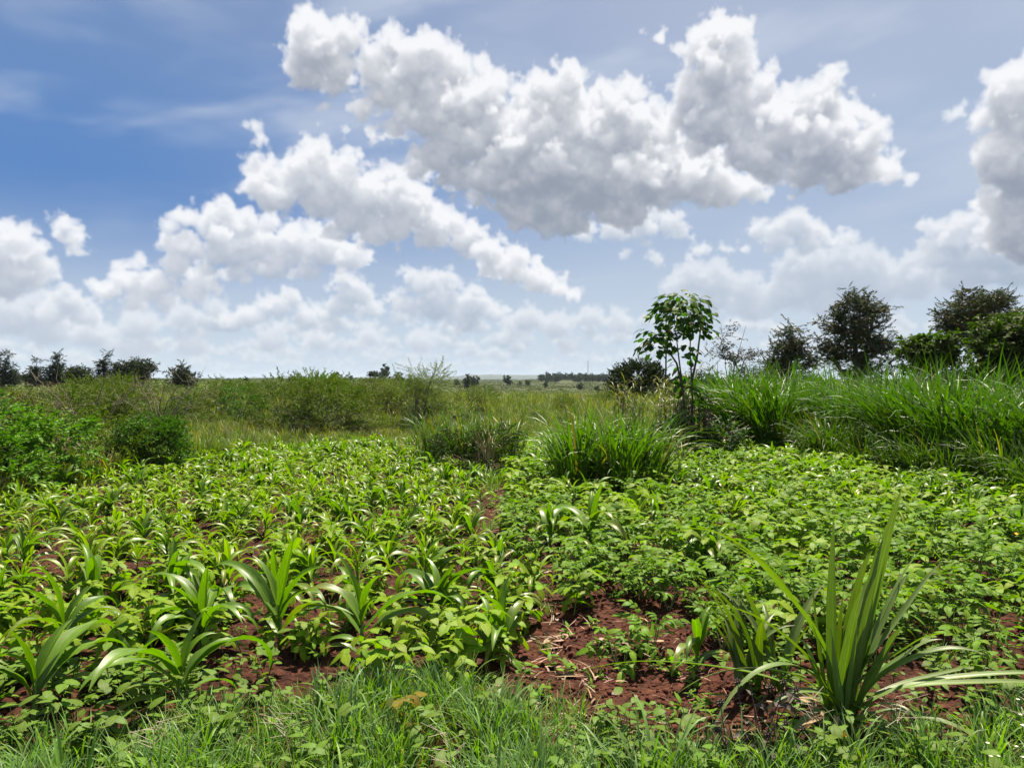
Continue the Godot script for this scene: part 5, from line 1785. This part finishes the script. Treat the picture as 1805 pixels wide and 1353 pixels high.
# ---------------------------------------------------------------- the near verge and the small things
func build_front() -> void:
	var kinds := []
	for k in 5:
		kinds.append(grass_tuft(24, 0.30, 0.0042, 0.10, Color(0.150, 0.265, 0.055), 1.6, 0.05, 6).mesh(M.grass))
	for k in 2:
		kinds.append(grass_tuft(12, 0.34, 0.0075, 0.07, Color(0.155, 0.270, 0.050), 1.5, 0.02, 7).mesh(M.grass))
	var sets := [[], [], [], [], [], [], []]
	var tints := [[], [], [], [], [], [], []]
	for k in 3900:
		var x := ran(-3.4, 3.4)
		var d := ran(1.45, 4.3)
		var e := verge_edge(x)
		if d > e + ran(-0.25, 0.12):
			continue
		if x > 0.15 and x < 1.1 and d > 2.9 and rng.randf() < 0.55:
			continue
		var bald := patch.get_noise_2d(x * 1.7 + 30.0, d * 1.7)
		if bald < -0.12 and rng.randf() < 0.7:
			continue
		var v := rng.randi() % 7
		var s := ran(0.4, 1.05) * (1.0 + 0.3 * bald) * (1.0 - 0.35 * sstep(e - 0.5, e, d))
		sets[v].append(yawed(spot(x, d), s))
		tints[v].append(vary(Color.WHITE, 0.16) * (Color(0.8, 0.8, 1.3) if bald > 0.1 or rng.randf() < 0.3 else Color(1, 1, 1)))
	for k in 260:   # stray tufts on the path and among the crops
		var d := ran(3.6, 14.0)
		var x := path_x(d) + ran(-0.45, 0.45) if k < 150 else ran(-minf(6, d * 0.7), minf(6.2, d * 0.7))
		if k < 150 and d < 8.0 and rng.randf() < 0.75:
			continue
		sets[k % 5].append(yawed(spot(x, d), ran(0.25, 0.6)))
		tints[k % 5].append(vary(Color.WHITE, 0.16))
	var all := []
	for k in 7:
		all.append(["grass", kinds[k], sets[k], tints[k]])
	many("verge_grass", all, "rough green grass of the verge along the near end of the plots", "grass")

	# low broad weeds in the verge
	var herb := []
	for k in 4:
		var mb := MB.new()
		for i in 12:
			mb.put(leaflet(ran(0.04, 0.075), ran(0.03, 0.05), 0.2, 0.3, 0.6, vary(Color(0.155, 0.265, 0.04), 0.2), 5), Transform3D(turned(ran(0, TAU), ran(-0.1, 0.7), ran(-0.4, 0.4)), Vector3(ran(-0.08, 0.08), ran(0.03, 0.20), ran(-0.08, 0.08))))
		for i in 4:
			stick(mb, Vector3(0, -0.01, 0), Vector3(ran(-0.08, 0.08), ran(0.08, 0.2), ran(-0.08, 0.08)), 0.0025, 0.0015, Color(0.12, 0.16, 0.05), 3)
		herb.append(mb.mesh(M.bean))
	var hs := [[], [], [], []]
	for k in 360:
		var x := ran(-3.0, 3.0)
		var d := ran(2.0, 3.6)
		if k > 250:
			x = ran(-3.0, -0.9)
			d = ran(3.2, 4.2)
		elif k > 170:
			x = ran(0.1, 3.4)
			d = ran(2.9, 4.7)
		if d < verge_edge(x) + 0.05 or (k > 170 and absf(x) > 1.25):
			hs[k % 4].append(yawed(spot(x, d), ran(0.6, 1.2)))
	many("verge_weeds", [["weeds", herb[0], hs[0]], ["weeds", herb[1], hs[1]], ["weeds", herb[2], hs[2]], ["weeds", herb[3], hs[3]]], "low broad-leaved weeds mixed into the verge grass", "weeds")

	# soil crumbs and clods
	var clods := []
	for k in 4:
		var s := SphereMesh.new()
		s.radius = 1.0
		s.height = 2.0
		s.radial_segments = 9
		s.rings = 5
		var arr := s.get_mesh_arrays()
		var vs: PackedVector3Array = arr[Mesh.ARRAY_VERTEX]
		var cn := noise(100 + k, 1.3, 4)
		var mb := MB.new()
		for i in vs.size():
			var p := vs[i]
			p *= 1.0 + cn.get_noise_3dv(p) * 0.75
			p.y *= 0.6
			mb.vert(p, vs[i].normalized(), Vector2.ZERO, Color(0.125, 0.046, 0.030))
		mb.idx = arr[Mesh.ARRAY_INDEX]
		clods.append(mb.mesh(M.clod))
	var cs := [[], [], [], []]
	for k in 9000:
		var d := 3.2 + 12.0 * pow(rng.randf(), 1.8)
		var x := ran(-minf(6.2, d * 0.72), minf(6.2, d * 0.72))
		if rng.randf() < 0.4:
			x = path_x(d) + ran(-0.4, 0.9)
		if in_field(x, d) < 0.8:
			continue
		var r := 0.005 + 0.015 * pow(rng.randf(), 3.0)
		cs[k % 4].append(Transform3D(Basis.from_euler(Vector3(ran(0, 6), ran(0, 6), ran(0, 6))).scaled(Vector3.ONE * r), spot(x, d, r * 0.15)))
	many("soil_clods", [["clods", clods[0], cs[0]], ["clods", clods[1], cs[1]], ["clods", clods[2], cs[2]], ["clods", clods[3], cs[3]]], "crumbs and clods of red soil lying on the bare ground", "soil")

	# straw and leaf litter on the path
	var litter := []
	for k in 4:
		var mb := MB.new()
		var az := ran(0, TAU)
		ribbon(mb, arch(Vector3.ZERO, az, ran(0.0, 0.3), ran(0.1, 0.6), [0.14, 0.18, 0.07, 0.08][k], 5, 1.0, ran(-0.8, 0.8)), blade_widths(5, [0.0022, 0.0035, 0.007, 0.010][k], 0.8), across(az), 0.2, 0.2, ran(-1, 1), Color(0.20, 0.125, 0.08), Color(0.17, 0.10, 0.065), 2)
		litter.append(mb.mesh(M.straw))
	var ls := [[], [], [], []]
	var lt := [[], [], [], []]
	for k in 700:
		var d := 3.2 + 11.0 * pow(rng.randf(), 1.2)
		var x := path_x(d) + ran(-1, 1) * ran(0.05, 0.38)
		if k > 950:
			x = ran(-minf(6.0, d * 0.7), minf(6.0, d * 0.7))
		if k < 120:
			x = ran(0.2, 1.4)
			d = ran(3.2, 5.0)
		var v := k % 2 if rng.randf() < 0.7 else 2 + k % 2
		ls[v].append(yawed(spot(x, d, 0.012), ran(0.5, 1.3)))
		lt[v].append(vary(Color(1, 1, 1), 0.35))
	many("straw_litter", [["straw", litter[0], ls[0], lt[0]], ["straw", litter[1], ls[1], lt[1]], ["dead_leaves", litter[2], ls[2], lt[2]], ["dead_leaves", litter[3], ls[3], lt[3]]], "dry straw and dead leaf scraps strewn along the soil path", "litter")
	var stalk := MB.new()
	tube(stalk, PackedVector3Array([Vector3(-0.12, 0.02, 0.25), Vector3(0.0, 0.05, 0.02), Vector3(0.10, 0.10, -0.28)]), PackedFloat32Array([0.011, 0.012, 0.009]), Color(0.44, 0.35, 0.22), 6)
	lone("dry_stalk", stalk.mesh(M.straw), "pale dry maize stalk lying along the soil path", "dry stalk", spot(0.0, 7.3))
	for k in 3:
		var lf := leaflet(0.16, 0.05, 0.4, 0.5, 0.1, Color(0.38, 0.20, 0.12), 6)
		var o := lone("dead_leaf", lf.mesh(M.straw), ["curled tan dead leaf across the path, near the brush heap", "curled reddish dead leaf on the path just behind the dry stalk", "curled tan dead leaf on the bare soil among the potato plants"][k], "dead leaf", spot([0.25, 0.12, 0.88][k], [11.3, 7.9, 4.95][k], 0.05), "dead leaves on the soil")
		o.basis = Basis.from_euler(Vector3(0.3, k * 1.3, 0.4))

	# yellowing bean plant in the verge
	var yl := []
	for k in 3: yl.append(trifoliate(vary([Color(0.24, 0.17, 0.03), Color(0.20, 0.09, 0.03), Color(0.14, 0.16, 0.03)][k], 0.1), 0.08))
	var y := thing("bean_plant", "bean plant with yellowing and reddish leaves in the verge grass", "bean plant", spot(-0.50, 3.38), "")
	as_parts(bean_recipe(yl, 0.26, 7), y)

	# dead flower stalks with dark heads, bottom right
	var heads := thing("dead_flower_stalks", "blackened dead weed stalks with round seed heads left of the large napier shoot", "dead weed", spot(0.98, 3.08))
	var st := MB.new()
	var hd := MB.new()
	var tops := []
	for i in 13:
		var b := Vector3(ran(-0.08, 0.08), 0, ran(-0.06, 0.06))
		var e := b + Vector3(ran(-0.16, 0.16), ran(0.18, 0.40), ran(-0.1, 0.1))
		tube(st, PackedVector3Array([b, b.lerp(e, 0.5) + Vector3(ran(-0.03, 0.03), 0, 0), e]), PackedFloat32Array([0.004, 0.003, 0.002]), Color(0.035, 0.024, 0.02), 4)
		for j in 2:
			var az := ran(0, TAU)
			ribbon(st, arch(b.lerp(e, ran(0.3, 0.9)), az, 0.3, 2.0, ran(0.06, 0.13), 5), blade_widths(5, 0.012), across(az), 0.5, 0.3, 1.5, Color(0.04, 0.03, 0.022), Color(0.05, 0.035, 0.025), 2)
		tops.append(e)
	part("stalks", st.mesh(M.straw), heads)
	for j in 16:
		var a := j * 2.39996
		var zz := 1.0 - 2.0 * (j + 0.5) / 16.0
		var rr := sqrt(1.0 - zz * zz)
		stick(hd, Vector3.ZERO, Vector3(cos(a) * rr, zz, sin(a) * rr) * 0.016, 0.006, 0.002, Color(0.05, 0.032, 0.025), 4)
	var hm := hd.mesh(M.straw)
	for e in tops.slice(0, 9):
		part("seed_head", hm, heads, Transform3D(Basis(), e))

	# white flower clusters at the right corner and small orange blossoms
	var pet := MB.new()
	for j in 7:
		pet.put(leaflet(0.009, 0.006, 0.1, 0.2, 0.2, Color(0.46, 0.48, 0.38), 3), Transform3D(turned(TAU * j / 7.0, 0.35, 0), Vector3.ZERO))
	var pm := pet.mesh(M.petal)
	for k in 5:
		var w := thing("white_flowers", "pale white flower cluster in the near right corner, " + ["tallest", "lowest, by the edge", "beside the napier shoot", "second tallest", "farthest from the camera"][k], "flowers", spot([2.02, 2.16, 1.86, 2.1, 2.2][k], [2.96, 2.90, 2.92, 3.1, 3.22][k]), "white flowers in the right corner")
		var ws := MB.new()
		var spots := []
		for i in 9:
			var e := Vector3(ran(-0.07, 0.07), ran(0.13, 0.30) * [1.1, 0.6, 0.7, 1.0, 0.9][k], ran(-0.06, 0.06))
			stick(ws, Vector3(0, 0, 0), e, 0.0018, 0.001, Color(0.13, 0.18, 0.06), 3)
			spots.append(e)
		part("stems", ws.mesh(M.stem), w)
		for e in spots:
			part("flower", pm, w, Transform3D(Basis(), e))
	var op := MB.new()
	for j in 6:
		op.put(leaflet(0.015, 0.011, 0.1, 0.2, 0.2, Color(0.80, 0.30, 0.015), 3), Transform3D(turned(TAU * j / 6.0, 0.3, 0), Vector3.ZERO))
	var om := op.mesh(M.petal)
	for k in 3:
		var f := thing("orange_blossom", ["small orange blossom low in the grass left of the large napier shoot's foot", "small orange blossom among the beans at the right edge", "tiny red-orange blossom on the path among the straw"][k], "flower", spot([1.32, 3.75, 0.03][k], [3.05, 5.7, 6.3][k]), "small orange blossoms")
		var h: float = [0.17, 0.42, 0.06][k]
		var fs := MB.new()
		stick(fs, Vector3(0, 0, 0), Vector3(0, h, 0), 0.002, 0.0012, Color(0.12, 0.16, 0.05), 3)
		part("stem", fs.mesh(M.stem), f)
		part("petals", om, f, Transform3D(Basis(Vector3(1, 0, 0), 0.5), Vector3(0, h, 0)))
	# seeding grass panicles above the verge
	for k in 6:
		var g := MB.new()
		var e := Vector3(ran(-0.1, 0.1), ran(0.34, 0.46), ran(-0.05, 0.05))
		stick(g, Vector3.ZERO, e, 0.002, 0.0012, Color(0.20, 0.20, 0.10), 3)
		for i in 14:
			var b := e * (0.72 + 0.28 * i / 14.0)
			stick(g, b, b + Vector3(ran(-0.10, 0.10), ran(0.0, 0.06), ran(-0.08, 0.08)), 0.0012, 0.0009, Color(0.27, 0.23, 0.16), 3)
		lone("grass_panicle", g.mesh(M.straw), ["airy seeding grass panicle in the verge below the bare soil", "airy seeding grass panicle in the verge left of the yellowing bean", "airy seeding grass panicle before the large napier shoot", "airy seeding grass panicle at the right of the large napier shoot", "airy seeding grass panicle in the near left verge", "airy seeding grass panicle right of the smaller napier shoot"][k], "grass panicle", spot([-0.15, -0.8, 1.45, 1.95, -1.3, 1.18][k], [2.55, 2.9, 2.85, 2.75, 2.7, 3.0][k]), "seeding grass panicles in the verge")
